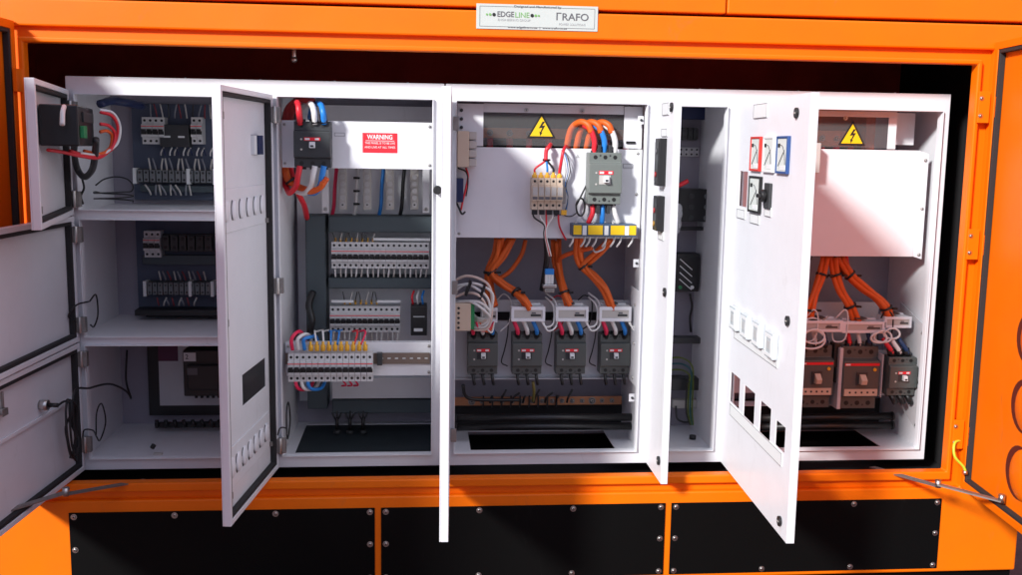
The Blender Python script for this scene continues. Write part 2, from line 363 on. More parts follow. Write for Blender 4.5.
# ------------------------------------------------------------------ white cabinets
def cabinet(label, x0, x1, D, opens, parts_x, floorholes):
    O = Vector(((x0+x1)/2, D/2, 0)); r = thing('switchgear_cabinet', label, 'cabinet', O)
    def add(b, name, bevel=0):
        o = b.obj(name, r, bevel, loc=O); o.location = (0, 0, 0); return o
    b = MB(); b.panel(x0, x1, 0, 1.143, 0, .022, WH, opens); add(b, 'front_frame', .005)
    for h in opens:
        b = MB(); b.panel(h[0]-.003, h[1]+.003, h[2]-.003, h[3]+.003, -.011, -.0002, WH, [(h[0]-.0005, h[1]+.0005, h[2]-.0005, h[3]+.0005)]); add(b, 'rain_lip', .0006)
    b = MB(); b.box(x0, x1, D, D+.003, .002, 1.141, mat('shaded_back', (.34, .32, .38), .5, var=.15)); add(b, 'back_panel')  # shadow of the header put into the back's darker colour
    b = MB(); b.box(x0+.0003, x0+.003, .0222, D-.0002, .002, 1.141, WH); add(b, 'side_panel')
    b = MB(); b.box(x1-.003, x1-.0003, .0222, D-.0002, .002, 1.141, WH); add(b, 'side_panel')
    b = MB(); b.box(x0+.0003, x1-.0003, .0225, D, 1.1395, 1.1430, WH); add(b, 'top_panel')
    b = MB(); b.panel(x0+.0032, x1-.0032, .0225, D-.0003, .026, .029, WH, floorholes, flat=True); add(b, 'floor_panel')
    for a, c in parts_x:
        b = MB(); b.box(a, c, .0222, D-.0003, .0292, 1.1392, WH); add(b, 'partition')
    for k in range(5):
        xx = x0+(x1-x0)*(k+.5)/5; q = bolt('roof_bolt', r, Vector((xx, .05, 1.1430))-O, .004, WH, d=(0, 0, 1), h=.005)
    return r, O, add
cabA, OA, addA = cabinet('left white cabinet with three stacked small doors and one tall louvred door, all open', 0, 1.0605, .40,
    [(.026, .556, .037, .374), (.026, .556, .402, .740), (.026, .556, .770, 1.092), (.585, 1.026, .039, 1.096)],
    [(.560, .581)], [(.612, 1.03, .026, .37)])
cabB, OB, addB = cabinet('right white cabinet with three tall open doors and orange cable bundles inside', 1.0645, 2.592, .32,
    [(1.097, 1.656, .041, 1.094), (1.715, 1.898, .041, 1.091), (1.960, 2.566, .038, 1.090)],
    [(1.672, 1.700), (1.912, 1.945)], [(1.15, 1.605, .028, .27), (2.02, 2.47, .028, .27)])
for z in (.374, .740):
    b = MB(); b.box(.0035, .5595, .0225, .3995, z+.004, z+.024, WH); addA(b, 'shelf')
b = MB(); b.box(.612, 1.03, .026, .37, .018, .0255, SLA); addA(b, 'gland_plate')

for a_, c_ in ((1.075, 1.67), (1.955, 2.575)):
    b = MB(); b.box(a_, c_, .290, .296, .03, .125, RUB); addB(b, 'black_back_strip')  # black strip along the foot of the bay's back wall
# doors of cabinet A
def A_door(L, ang, hx, z0, z1, holes=(), label=None, yo=-.022, yi=0.):
    return leaf(cabA, OA, (hx, -.013, 0), ang, L, z0, z1, yo, yi, WH, holes=holes, label=label, rim=.014)
aT, aM, aB = math.radians(-79), math.radians(-93), math.radians(-94)
dT = A_door(.545, aT, .013, .756, 1.104, label='small top door carrying a black controller box')
dM = A_door(.56, aM, .013, .390, .751, label='small middle door with plain inner face')
dB = A_door(.56, aB, .013, .006, .385, label='small bottom door with a coiled black lead hung on it')
h2x, a2 = .573, math.atan2(-.471, -.054)
d2H = (h2x, -.013, 0)
def rect_on(H, A, y, x0, y0, x1, y1):
    """door hole from pixel corners: near edge at x0.., far edge"""
    ua, za = on_leaf(H, A, y, x0, y0); ub, zb = on_leaf(H, A, y, x1, y1)
    return (min(ua, ub), max(ua, ub), min(za, zb), max(za, zb))
u1, zz1 = on_leaf(d2H, a2, -.018, 243, 389); u2, zz2 = on_leaf(d2H, a2, -.018, 266, 374)
r_br = (min(u1, u2), max(u1, u2), .268, .352)
m1 = on_leaf(d2H, a2, -.018, 255, 145)
d2 = A_door(.474, a2, h2x, .004, 1.101, holes=[r_br, (m1[0]-.035, m1[0]+.035, m1[1]-.027, m1[1]+.027)], label='tall door with two rows of half round louvres and a black breaker window')
def lock(parent, x, z, y, sgn, name='lock', rod=True):
    b = MB(); b.cyl((x, y, z), (x, y+sgn*.012, z), .010, STL); b.box(x-.006, x+.022, *sorted((y+sgn*.012, y+sgn*.0145)), z-.009, z+.009, STD)
    if rod: b.cyl((x+.004, y+sgn*.006, z+.05), (x+.004, y+sgn*.006, z+.01), .0035, STD)
    return b.obj(name, parent, .0008)
for z in (.075, .52, 1.03): lock(d2, .445, z, -.018, 1, rod=(z < .2))
for zc, n in ((.795, 6), (.135, 7)):
    b = MB(); b.panel(.045, .445, zc-.055, zc+.055, -.0185, -.0155, WH); pl = b.obj('louvre_plate', d2, .0015)
    for k in range(n):
        x = .075+.33*k/(n-1)
        b = MB(); b.poly_y([(x+.015+.011*math.cos(t), zc+.026*math.sin(t)) for t in [2*math.pi*j/16 for j in range(16)]], -.0152, -.0144, GRD)
        f1 = len(b.bm.faces); bmesh.ops.create_uvsphere(b.bm, u_segments=16, v_segments=10, radius=1, matrix=Matrix.Translation((x, -.015, zc)) @ Matrix.Diagonal((.023, .007, .027, 1))); b._fin(f1, WH, True)
        b.obj('louvre', pl)
    b = MB(); b.box(.028, .034, -.0185, -.010, zc-.055, zc-.042, STD); b.box(.449, .455, -.0185, -.010, zc-.055, zc-.042, STD); b.box(.449, .455, -.0185, -.010, zc+.042, zc+.055, STD); b.obj('clip', d2)
b = MB(); b.box(r_br[0]-.004, r_br[1]+.004, -.030, -.0225, r_br[2]-.004, r_br[3]+.004, BLK); b.box(r_br[0]+.05, r_br[1]-.03, -.034, -.0302, r_br[2]+.02, r_br[3]-.02, GRD); b.obj('breaker_window', d2, .001)
b = MB(); b.box(m1[0]-.034, m1[0]+.008, -.021, -.004, m1[1]-.026, m1[1]+.026, DBL); b.box(m1[0]+.0085, m1[0]+.034, -.021, -.010, m1[1]-.026, m1[1]+.026, LBL); b.obj('meter', d2, .001)
# hinges at cabinet A openings
def hinge(add, x, z, lab=None):
    b = MB(); b.box(x-.012, x+.014, -.030, -.0115, z-.022, z+.022, STD); b.cyl((x-.002, -.028, z-.024), (x-.002, -.028, z+.024), .0055, STL); return add(b, 'hinge', .001)
for x, z in ((.582, 1.045), (.582, .555), (.582, .075), (.022, 1.05), (.022, .80), (.022, .70), (.022, .44), (.022, .34), (.022, .085)): hinge(addA, x, z)
for x in (.585, .027):
    z = .09; b = MB(); b.tube([(x-.012, -.032, z+.02), (x-.002, -.045, z+.045), (x+.012, -.015, z+.035), (x+.006, .03, z+.005)], .0022, BLK); b.tube([(x+.006, .03, z+.005), (x+.004, .05, z+.07), (x+.004, .10, z+.085), (x+.004, .13, z+.02), (x+.004, .07, z-.02), (x+.006, .03, z+.005)], .0022, BLK); addA(b, 'earth_lead')
z = .47; x = .027; b = MB(); b.tube([(x-.015, -.035, z-.02), (x-.03, -.05, z), (x-.01, -.04, z+.03), (x+.004, .03, z+.03)], .0024, BLK); b.tube([(x+.004, .03, z+.03), (x+.004, .09, z+.04), (x+.004, .10, z-.02), (x+.004, .06, z-.05), (x+.004, .03, z-.04)], .0024, BLK); addA(b, 'earth_lead')
# fittings on the small doors (inner face y=0 rim, skin at -.019)
lock(dM, .52, .44, -.018, 1); lock(dB, .44, .30, -.018, 1); lock(dB, .52, .06, -.018, 1); lock(dT, .50, .80, -.018, 1)
b = MB(); b.box(.03, .53, -.018, -.012, .222, .232, WH); b.obj('stiffener', dB, .001)
u, z = on_leaf((.013, -.013, 0), aB, -.018, 40, 405)
b = MB(); b.cyl((u, -.018, z), (u, .004, z), .014, STL); b.cyl((u, .004, z), (u, .03, z), .006, BLK); b.obj('cable_socket', dB)
hB = Vector((.013, -.013, 0)); cB, sB = math.cos(aB), math.sin(aB)
def loc2w(H, A, x, y, z): return Vector((H[0]+x*math.cos(A)-y*math.sin(A), H[1]+x*math.sin(A)+y*math.cos(A), z))
cu, cz = on_leaf(hB, aB, .012, 69, 428); pts = [loc2w(hB, aB, u, .03, z), loc2w(hB, aB, u-.03, .035, z+.003), loc2w(hB, aB, cu, .02, cz+.075)]
for t in range(0, 44):
    a = math.pi/2 - t*.52; rr = .022+.006*math.sin(t*.37)
    pts.append(loc2w(hB, aB, cu+rr*math.cos(a)*(1.1), .012+.002*(t % 9), cz+(.082+.006*math.sin(t*.5))*math.sin(a)))
pts += [loc2w(hB, aB, cu-.02, .02, cz+.09), at(90, 388, -.03), at(110, 384, .10), at(126, 391, .2), at(131, 398, .25), at(126, 380, .30), at(127, 350, .33)]
wire(pts, .0032, BLK, 'long black lead coiled on the bottom left door and running into the lowest bay')
# controller box on top door
hT = Vector((.013, -.013, 0)); u0, z0 = on_leaf(hT, aT, .03, 74, 122)
cbx = thing('controller_box', 'black controller box hung on the inside of the top left small door', 'controller', loc2w(hT, aT, .24, .012, 1.0), rz=aT)
b = MB(); b.box(-.14, .17, -.028, .060, -.050, .050, BLK); b.obj('housing', cbx, .004)
b = MB(); b.box(.09, .15, .0605, .070, -.03, .0, GRN); b.obj('green_plug', cbx, .001); b = MB(); b.box(-.10, .1, .0605, .065, .01, .035, GRD); b.obj('terminal_plug', cbx, .001)
b = MB(); b.tube([(.17, .03, .045), (.20, .03, .03), (.215, .03, 0)], .006, WHC); b.obj('bracket', cbx)
def px_path(*q): return [at(a, c, d) for a, c, d in q]
wire(px_path((100, 112, -.12), (112, 116, -.10), (118, 128, -.08), (115, 145, -.08), (108, 152, -.10), (98, 158, -.15), (80, 156, -.25), (62, 152, -.33), (48, 150, -.40)), .0045, RED, 'red and grey wire loop beside the black controller box, lower lead', 'wires at the controller box', name='wire', cat='wire')
wire(px_path((100, 110, -.12), (113, 113, -.10), (120, 126, -.08), (118, 142, -.08), (110, 150, -.10), (98, 155, -.15), (80, 153, -.25)), .0035, WHC, 'white wire looping out beside the black controller box', name='wire', cat='wire')
wire(px_path((100, 124, -.12), (109, 126, -.10), (115, 134, -.08), (113, 146, -.09), (104, 154, -.12), (88, 156, -.2), (70, 151, -.3)), .0045, RED, 'red wire curving under the black controller box', name='wire', cat='wire')
wire(px_path((100, 132, -.12), (107, 131, -.10), (112, 136, -.08), (110, 148, -.09), (100, 154, -.14), (84, 151, -.2)), .0045, ORD, 'orange wire leaving the green plug of the controller box', name='wire', cat='wire')
wire(px_path((96, 139, -.20), (95, 155, -.16), (92, 170, -.10), (84, 177, -.06), (77, 168, -.04), (74, 150, -.1), (76, 138, -.18)), .009, GRD, 'thick dark cable loop hanging below the controller box')
wire(px_path((100, 104, .02), (112, 101, .08), (128, 103, .14), (142, 106, .22)), .012, DBL, 'dark wire sleeve along the ceiling of the top left bay')
wire(px_path((82, 178, -.03), (84, 188, -.02), (81, 196, -.01), (83, 204, 0)), .003, BLK, 'short dark lead dangling below the dark cable loop')
pts = []
for t in range(26):
    a = t*.62; c = at(114, 203, .12); pts.append(c+Vector((.055*math.cos(a), .05*math.sin(a), .004+.0016*t+(.035*max(0, math.sin(a)) if t > 14 else 0))))
wire(pts, .0022, BLK, 'thin black wire coil left lying on the upper shelf')
# ------------------------------------------------------------------ component builders (origin = centre of the back face, front towards -y)
def module_mesh(h=.084, w_=.0172):
    b = MB(); H = h/2
    b.poly_x([(0, -H), (-.044, -H), (-.044, -H*.50), (-.056, -H*.46), (-.056, -.004), (-.056, H*.46), (-.044, H*.50), (-.044, H), (0, H)], -w_/2+.0003, w_/2-.0003, MCB)
    for z in (-H*.76, H*.76): b.cyl((0, -.043, z), (0, -.0445, z), .0042, INK, seg=10)
    b.box(-w_/2+.0002, w_/2-.0002, -.0565, -.0560, H*.30, H*.36, RLB)
    b.box(-w_/2+.0004, w_/2-.0004, -.0566, -.0555, -H*.28, -H*.02, INK)
    return b
def make_module(label, group, loc):
    t = thing('miniature_breaker', label, 'circuit breaker', loc, group)
    module_mesh().obj('body', t)
    b = MB(); b.box(-.0062, .0062, -.066, -.0567, -.004, .005, BLK); b.obj('toggle', t, .0008); return t
MOD = None
def row(n, c, pitch, label, group, up=False):
    global MOD
    for k in range(n):
        loc = c+Vector(((k-(n-1)/2)*pitch, 0, 0))
        if MOD is None: MOD = make_module(label, group, loc)
        else: dup(MOD, loc, label, group=group)
def wires(xs, z0, z1, Y, m, label, group, r=.0022, cap=None, jit=.008, name='wire', capz=0):
    src = {}
    for i, x in enumerate(xs):
        mm = m[i % len(m)]; key = (mm.name, i % 3)
        if key not in src:
            b = MB(); d = (random.random()-.5)*jit
            b.tube([(0, 0, 0), (d*.2, -.004, (z1-z0)*.4), (d, 0, z1-z0)], r, mm, seg=6, n=4)
            if cap: b.cyl((0, 0, -.002), (0, 0, capz), r*1.8, cap, seg=8)
            o = b.obj(name); o.location = (x, Y, z0); src[key] = o
        else:
            o = src[key].copy(); COL.objects.link(o); o.location = (x, Y, z0)
        tag(o, label+' (%s)' % {'white_cable_sheath': 'white', 'red_cable_sheath': 'red', 'blue_cable_sheath': 'blue', 'black_plastic': 'black', 'yellow_green_cable': 'yellow'}.get(mm.name, 'grey') if False else label, 'wire', group)
def mccb(label, loc, w_, h, d, style='small', group=None, body=GRY):
    t = thing('moulded_case_breaker', label, 'circuit breaker', loc, group); H = h/2; W = w_/2
    b = MB(); b.poly_x([(0, -H), (-d*.78, -H), (-d*.78, -H*.62), (-d, -H*.56), (-d, H*.56), (-d*.78, H*.62), (-d*.78, H), (0, H)], -W, W, body); b.obj('case', t, .0018)
    for s in (-1, 1):
        b = MB()
        for k in range(3 if w_ < .12 else 3): b.cyl(((k-1)*w_*.30, -d*.775, s*H*.82), ((k-1)*w_*.30, -d*.79, s*H*.82), w_*.062, INK, seg=14)
        for k in range(2): b.cyl(((k-.5)*w_*.30, -d*.775, s*H*.88), ((k-.5)*w_*.30, -d*.785, s*H*.88), w_*.03, GRD, seg=10)
        b.obj('terminal_screws', t)
    b = MB()
    if style == 'large':
        b.box(-W*.94, W*.94, -d-.0012, -d-.0002, H*.42, H*.50, RLB); b.box(-W*.9, -W*.65, -d-.0018, -d-.0013, H*.435, H*.485, LBL); b.obj('red_label', t); b = MB(); b.cyl((W*.68, -d-.0002, H*.30), (W*.68, -d-.004, H*.30), .0055, YOR); b.obj('test_button', t); b = MB()
        b.box(-W*.9, W*.9, -d-.0012, -d-.0002, -H*.54, -H*.32, CRM)
        for k in range(5): b.cyl((-W*.6+k*W*.32, -d-.001, -H*.43), (-W*.6+k*W*.32, -d-.002, -H*.43), .0035, GRD, seg=8)
    else:
        b.box(-W*.42, W*.45, -d-.0012, -d-.0002, H*.16, H*.30, RLB); b.box(-W*.38, -W*.12, -d-.0016, -d-.0013, H*.19, H*.27, LBL); b.box(W*.16, W*.38, -d-.0016, -d-.0013, H*.19, H*.27, LBL); b.obj('red_label', t); b = MB()
        b.box(-W*.40, W*.30, -d-.0012, -d-.0002, -H*.22, H*.13, GRL if style == 'lit' else GRD)
        b.cyl((-W*.58, -d-.0002, H*.22), (-W*.58, -d-.0016, H*.22), .003, GRL, seg=8); b.cyl((-W*.58, -d-.0002, -H*.22), (-W*.58, -d-.0016, -H*.22), .003, GRL, seg=8)
    b.obj('front_label', t)
    b = MB()
    if style == 'large':
        b.box(-W*.30, W*.30, -d-.004, -d-.0002, -H*.20, H*.22, GRD); b.poly_x([(-d-.004, -H*.16), (-d-.022, -H*.14), (-d-.026, H*.0), (-d-.010, H*.15), (-d-.004, H*.16)], -W*.16, W*.16, CRM)
    else:
        b.poly_x([(-d-.001, -H*.16), (-d-.016, -H*.14), (-d-.012, H*.10), (-d-.001, H*.12)], -W*.13, W*.17, LBL); b.box(-W*.07, W*.11, -d-.0168, -d-.0150, -H*.11, -H*.03, GRD)
    b.obj('toggle', t, .001)
    b = MB()
    for s in (-1, 1):
        b = MB()
        for k in range(3): b.box((k-1)*w_*.30-w_*.10, (k-1)*w_*.30+w_*.10, -d*.5, -d*.30, s*H, s*(H+.006), CRM if style == 'large' else GRD)
        b.obj('terminal_lugs', t)
    return t
def ct(label, loc, w_, h=.05, d=.05, group='white current transformer blocks'):
    t = thing('current_transformer', label, 'current transformer', loc, group); W = w_/2; H = h/2
    b = MB(); b.panel(-W, W, -H, H, -d, 0, LBL); b.box(-W*.8, W*.8, -d*.4, -.002, H, H+.006, LBL); b.obj('housing', t, .003)
    b = MB(); b.panel(-W, W, -H, H, -d-.004, -d-.0002, WH, [(-W*.84, W*.84, -H*.55, H*.55)]); b.obj('bezel', t, .0008)
    b = MB(); b.box(-W*.83, W*.83, -d-.0015, -d-.0003, -H*.54, H*.54, GRL); b.box(W*.15, W*.75, -d-.0025, -d-.0016, -H*.30, -H*.02, GRD); b.box(W*.2, W*.45, -d-.0025, -d-.0016, H*.05, H*.25, INKG); b.obj('nameplate', t)
    b = MB(); b.poly_y([(W*.75*math.cos(a)*.4-W*.1, H+.009+.003*math.sin(a)) for a in [k*math.pi/8 for k in range(16)]], -d*.9, -d*.3, GRD); b.obj('aperture_collar', t)
    return t
def bundle(paths_label, pts, n, r, m, group, ties=()):
    """n parallel cables; each a thing"""
    for k in range(n):
        a = 2*math.pi*k/n+.4; off = [Vector((math.cos(a), math.sin(a), 0))*r*1.15*(1 if n > 1 else 0)+Vector((0, 0, (random.random()-.5)*.006)) for _ in pts]
        jit = [Vector(((random.random()-.5)*r*.8, (random.random()-.5)*r*.8, 0)) for _ in pts]
        wire([p_+o_+j_ for p_, o_, j_ in zip(pts, off, jit)], r, m, paths_label, group)
    for i, f_ in ties: tie(pts[i], pts[min(i+1, len(pts)-1)], r*(2.35 if n > 1 else 1.2), paths_label)
def tie(a, c, r, lab):
    a, c = Vector(a), Vector(c); d = (c-a).normalized()
    b = MB(); b.cyl(a-d*.0035, a+d*.0035, r, BLK, seg=14); b.box(a.x+r*.8, a.x+r*1.5, a.y-r*.9, a.y-r*.3, a.z-.003, a.z+.003, BLK)
    tag(b.obj('cable_tie', loc=a), 'black cable tie binding the ' + lab, 'cable tie', 'cable ties')

# ------------------------------------------------------------------ compartment 1 (left, three bays)
def strip(c, w_, h, label, n, name='terminal_strip', d=.045, mA=GRL, mB=GRD, cat='terminal strip', ends=False):
    t = thing(name, label, cat, c); b = MB(); b.box(-w_/2, w_/2, -d*.6, 0, -h/2, h/2, mB); b.obj('rail_body', t, .0006)
    for k in range(n):
        x = -w_/2+w_*(k+.5)/n; b = MB(); b.box(x-w_/n*.40, x+w_/n*.40, -d, -d*.6, -h*.42, h*.42, mA); b.cyl((x, -d, h*.25), (x, -d-.0008, h*.25), w_/n*.2, INK, seg=8); b.cyl((x, -d, -h*.25), (x, -d-.0008, -h*.25), w_/n*.2, INK, seg=8); b.obj('terminal', t, .0004)
    if ends:
        for x in (-w_/2-.006, w_*.18, w_/2+.006): b = MB(); b.box(x-.005, x+.005, -d-.004, 0, -h*.55, h*.55, LBL); b.obj('end_clip', t, .0004)
    return t
for nm, z0, z1 in (('top', .775, 1.09), ('middle', .405, .735)):
    b = MB(); b.box(.075, .553, .372, .376, z0+.004, z1-.006, mat('blue_grey_plate', (.075, .095, .15), .55, var=.2)); addA(b, 'mounting_plate')
Yb = .37
MDG = mat('shaded_grey_sheath', (.22, .23, .26), .5); DKR = mat('shaded_red_sheath', (.22, .03, .04), .5)  # pale and red sheaths darkened, dimness of the left bays put into the colour
def rowp(n, px, py, Y, pitch, label, group): row(n, at(px, py, Y), pitch, label, group)
# top bay
rowp(4, 157, 131, Yb, .0175, 'dim grey breaker in the block of four at the back of the top left bay', 'breakers at the back of the top left bay')
rowp(2, 200, 131, Yb, .0175, 'dim grey breaker in the pair at the right of the top left bay', 'right pair of breakers in the top left bay')
p = at(178, 136, Yb); t = thing('relay_block', 'dark relay block with two white indicator marks, top left bay', 'relay', p)
b = MB(); b.box(-.045, .045, -.05, 0, -.035, .035, GRD); b.obj('case', t, .002); b = MB()
for s in (-1, 1): b = MB(); b.box(s*.022-.010, s*.022+.010, -.0515, -.0502, -.006, .0, LBL); b.obj('indicator', t)
strip(at(178, 176, Yb), .235, .045, 'terminal rail with white end clips at the back of the top left bay', 12, mA=mat('mid_grey_plastic', (.16, .17, .18), .5), ends=True)
b = MB(); q = at(178, 188, Yb); b.box(q.x-.11, q.x+.13, q.y-.03, q.y-.001, q.z-.012, q.z+.008, DUC); tag(b.obj('wiring_duct', bevel=.001), 'narrow slate wiring duct low in the top left bay', 'wiring duct')
wires([at(150+k*5.5, 164, Yb-.04).x for k in range(12)], at(150, 170, Yb).z, at(150, 158, Yb).z, Yb-.035, [GRL, MDG, GRL], 'short pale wire above the terminal rail of the top left bay', 'short pale wires in the top left bay', r=.003, jit=.03)
wires([at(152+k*5, 190, Yb-.04).x for k in range(9)], at(150, 194, Yb).z, at(150, 184, Yb).z, Yb-.055, [GRL, MDG], 'short slanting wire below the terminal rail of the top left bay', 'short slanting wires in the top left bay', r=.003, jit=.04)
wires([at(150+k*6, 110, Yb-.04).x for k in range(11)], at(150, 118, Yb).z, at(150, 104, Yb).z, Yb-.03, [MDG, DKR, GRL, GRD], 'short wire rising above the breakers of the top left bay', 'wires above the top left breakers', r=.0025, jit=.02)
wires([at(160+k*4.5, 150, Yb-.04).x for k in range(12)], at(150, 155, Yb).z, at(150, 147, Yb).z, Yb-.03, [GRL, DBL, WHC], 'short wire hanging below the breakers of the top left bay', 'wires below the top left breakers', r=.0025, jit=.02)
# middle bay
rowp(3, 156, 243, Yb, .0175, 'dim breaker at the back of the shadowed middle left bay', 'breakers at the back of the middle left bay')
strip(at(190, 242, Yb), .16, .055, 'dark relay row at the back of the middle left bay', 6, name='relay_row', mA=GRD, cat='relay')
q = at(186, 259, Yb); b = MB(); b.box(q.x-.13, q.x+.11, q.y-.03, q.y-.001, q.z-.015, q.z+.015, DUC); tag(b.obj('wiring_duct', bevel=.001), 'slate wiring duct across the middle left bay', 'wiring duct')
strip(at(182, 287, Yb), .20, .045, 'terminal rail with pale end clips at the back of the middle left bay', 12, mA=MATS['mid_grey_plastic'], ends=True)
wires([at(160+k*5, 275, Yb-.04).x for k in range(10)], at(150, 279, Yb).z, at(150, 270, Yb).z, Yb-.03, [GRL, MDG, DKR], 'short wire above the terminal rail of the middle left bay', 'short wires in the middle left bay', r=.0028, jit=.03)
wires([at(160+k*5, 299, Yb-.04).x for k in range(8)], at(150, 303, Yb).z, at(150, 295, Yb).z, Yb-.055, [DKR, GRL, MDG], 'short wire below the terminal rail of the middle left bay', 'lower short wires in the middle left bay', r=.0028, jit=.03)
q = at(178, 311, .30); b = MB(); b.box(q.x-.13, q.x+.14, q.y-.02, q.y+.05, q.z-.012, q.z+.006, BLK); tag(b.obj('cable_tray', bevel=.001), 'black wiring tray lying at the back of the middle left shelf', 'tray')
# bottom bay
q0, q1 = at(148, 347, .36), at(222, 415, .36)
t = thing('device_plate', 'black framed pale plate with plum top edge in the lowest left bay', 'mounting plate', ((q0.x+q1.x)/2, .36, q1.z)); hh = q0.z-q1.z
b = MB(); b.box(-.12, .14, 0, .02, 0, .345, BLK); b.obj('frame', t, .002)
b = MB(); b.box(-.083, .14, -.004, -.0002, .035, .24, GAL); b.obj('plate', t)
b = MB(); b.box(-.083, -.02, -.0055, -.0042, .185, .24, PUR); b.obj('print', t)
q = at(203, 368, .34)
t = thing('contactor', 'black contactor with a small white number label in the lowest left bay', 'contactor', q)
b = MB(); b.box(-.045, .07, -.08, .0, -.075, .075, BLK); b.box(-.03, .07, -.10, -.0802, -.05, .03, BLK); b.obj('case', t, .004)
b = MB(); b.box(-.028, .004, -.1012, -.1002, .0, .022, INKG); b.obj('print', t); b = MB(); b.box(-.042, -.004, -.0815, -.0803, .040, .068, LBL); b.obj('front_label', t); text('2', .022, INK, 'lettering', t, (-.032, -.082, .054)); 
b = MB()
for k in range(5): b.cyl((-.015+.018*k, -.04, -.075), (-.015+.018*k, -.04, -.09), .005, BLK)
b.obj('terminal_pins', t)
q = at(190, 424, .30); b = MB(); b.box(q.x-.11, q.x+.12, q.y-.01, q.y+.01, q.z-.010, q.z+.006, BLK)
for k in range(8): b.cyl((q.x-.1+.028*k, q.y-.02, q.z+.02), (q.x-.1+.03*k, q.y-.02, q.z-.006), .006, BLK)
tag(b.obj('terminal_strip'), 'black terminal strip on the floor of the lowest left bay', 'terminal strip')
q = at(152, 448, .05); b = MB(); b.cyl(q, q+Vector((.006, 0, .010)), .007, BLK); b.box(q.x+.004, q.x+.03, q.y-.006, q.y+.006, .0293, .034, GRL)
tag(b.obj('loose_screw', loc=q), 'small loose screw lying on the floor of the lowest left bay', 'screw')
# ------------------------------------------------------------------ compartment 2
b = MB(); b.box(.590, 1.050, .372, .376, .11, 1.09, WH); addA(b, 'mounting_plate')
# ducts
def duct(x0, x1, z0, z1, y0, y1, label, vertical=False):
    b = MB(); b.box(x0, x1, y0+.003, y1, z0, z1, DUC); t = thing('wiring_duct', label, 'wiring duct', ((x0+x1)/2, y1, (z0+z1)/2))
    o = b.obj('trough', t, .001, loc=((x0+x1)/2, y1, (z0+z1)/2)); o.location = (0, 0, 0)
    b = MB(); e = .003; b.box(x0-(x0+x1)/2+e, x1-(x0+x1)/2-e, y0-y1, y0-y1+.0028, z0-(z0+z1)/2+e, z1-(z0+z1)/2-e, DUC); b.obj('cover', t, .001); return t
P_ = lambda x, y, Y: at(x, y, Y)
d0, d1 = P_(328, 216, .26), P_(433, 233, .26); duct(d0.x+.001, 1.035, d1.z, d0.z, .26, .37, 'upper horizontal slate wiring duct above the long breaker row')
d2_, d3_ = P_(328, 278, .26), P_(433, 289, .26); duct(d2_.x+.001, 1.035, d3_.z, d2_.z, .26, .37, 'lower horizontal slate wiring duct between the two rear breaker rows')
v0, v1 = P_(305, 216, .26), P_(327.5, 412, .26); duct(v0.x, v1.x-.001, v1.z+.01, d0.z, .26, .37, 'vertical slate wiring duct left of the rear breaker rows')
d4, d5 = P_(332, 400, .26), P_(433, 413, .26); duct(d4.x, 1.035, d5.z, d4.z, .26, .37, 'dark low wiring duct near the floor of the tall breaker bay')
d6, d7 = P_(332, 378, .24), P_(433, 398, .24); b = MB(); b.box(d6.x, 1.035, .24, .243, d7.z, d6.z, GAL); b.box(d6.x, 1.035, .2432, .371, d7.z+.002, d7.z+.005, GAL); addA(b, 'support_plate', .001)
row(18, P_(381, 254, .30), .0172, 'grey breaker in the long rear row of eighteen between the two slate ducts', 'long rear row of breakers')
row(13, P_(366, 317, .30), .0172, 'grey breaker in the short rear row of thirteen beside the black timer relay', 'short rear row of breakers')
row(14, P_(332, 364.5, .04), .0178, 'white breaker in the bright front row on the din rail', 'front row of fourteen breakers')
xs = [P_(381, 254, .26).x+(k-8.5)*.0172 for k in range(18)]
wires(xs, P_(381, 266, .27).z, P_(381, 277, .27).z, .268, [WHC, GRL], 'pale short wire hanging under the long rear breaker row', 'wires under the long rear breaker row', r=.0028)
wires(xs[:8], P_(381, 242, .27).z, P_(381, 233, .27).z, .275, [GRD, GRL, BLK], 'thin wire with amber cap above the long rear breaker row', 'capped wires above the long rear breaker row', r=.0018, cap=YOR, jit=.03, capz=.012)
b = MB(); q = P_(402, 239.5, .262); b.box(q.x-.09, q.x+.09, q.y, q.y+.01, q.z-.004, q.z+.004, LBL); tag(b.obj('busbar_comb'), 'white comb busbar over the right half of the long rear breaker row', 'comb busbar')
xs = [P_(366, 317, .26).x+(k-6)*.0172 for k in range(13)]
wires(xs, P_(381, 328, .27).z, P_(381, 341, .27).z, .268, [WHC, GRL, WHC], 'pale short wire hanging under the short rear breaker row', 'wires under the short rear breaker row', r=.0028, jit=.02)
wires(xs[2:9], P_(381, 304, .27).z, P_(381, 292, .27).z, .275, [GRD, GRL, BLK], 'thin wire with amber cap above the short rear breaker row', 'capped wires above the short rear breaker row', r=.0018, cap=YOR, jit=.03, capz=.012)
b = MB(); q = P_(366, 301.5, .262); b.box(q.x-.11, q.x-.04, q.y, q.y+.01, q.z-.004, q.z+.004, LBL); b.box(q.x+.035, q.x+.11, q.y, q.y+.01, q.z-.004, q.z+.004, LBL); tag(b.obj('busbar_comb'), 'white comb busbar over the short rear breaker row', 'comb busbar')
# timer
q = P_(419, 317, .30); t = thing('timer_relay', 'black timer relay with white print right of the short breaker row', 'relay', q)
b = MB(); b.box(-.026, .026, -.075, 0, -.048, .048, BLK); b.obj('case', t, .002); b = MB(); b.box(-.016, .012, -.0765, -.0753, -.034, -.024, LBL); b.obj('front_label', t); b = MB(); b.box(-.018, .018, -.0762, -.0753, .012, .016, LGK); b.obj('print', t)
for k, m in enumerate((RED, WHC, BLU)):
    wire(px_path((413+5*k, 304, .25), (412+5*k, 297, .24), (414+5*k, 291, .27)), .0035, m, ['red', 'white', 'blue'][k]+' wire entering the top of the black timer relay', name='wire', cat='wire')
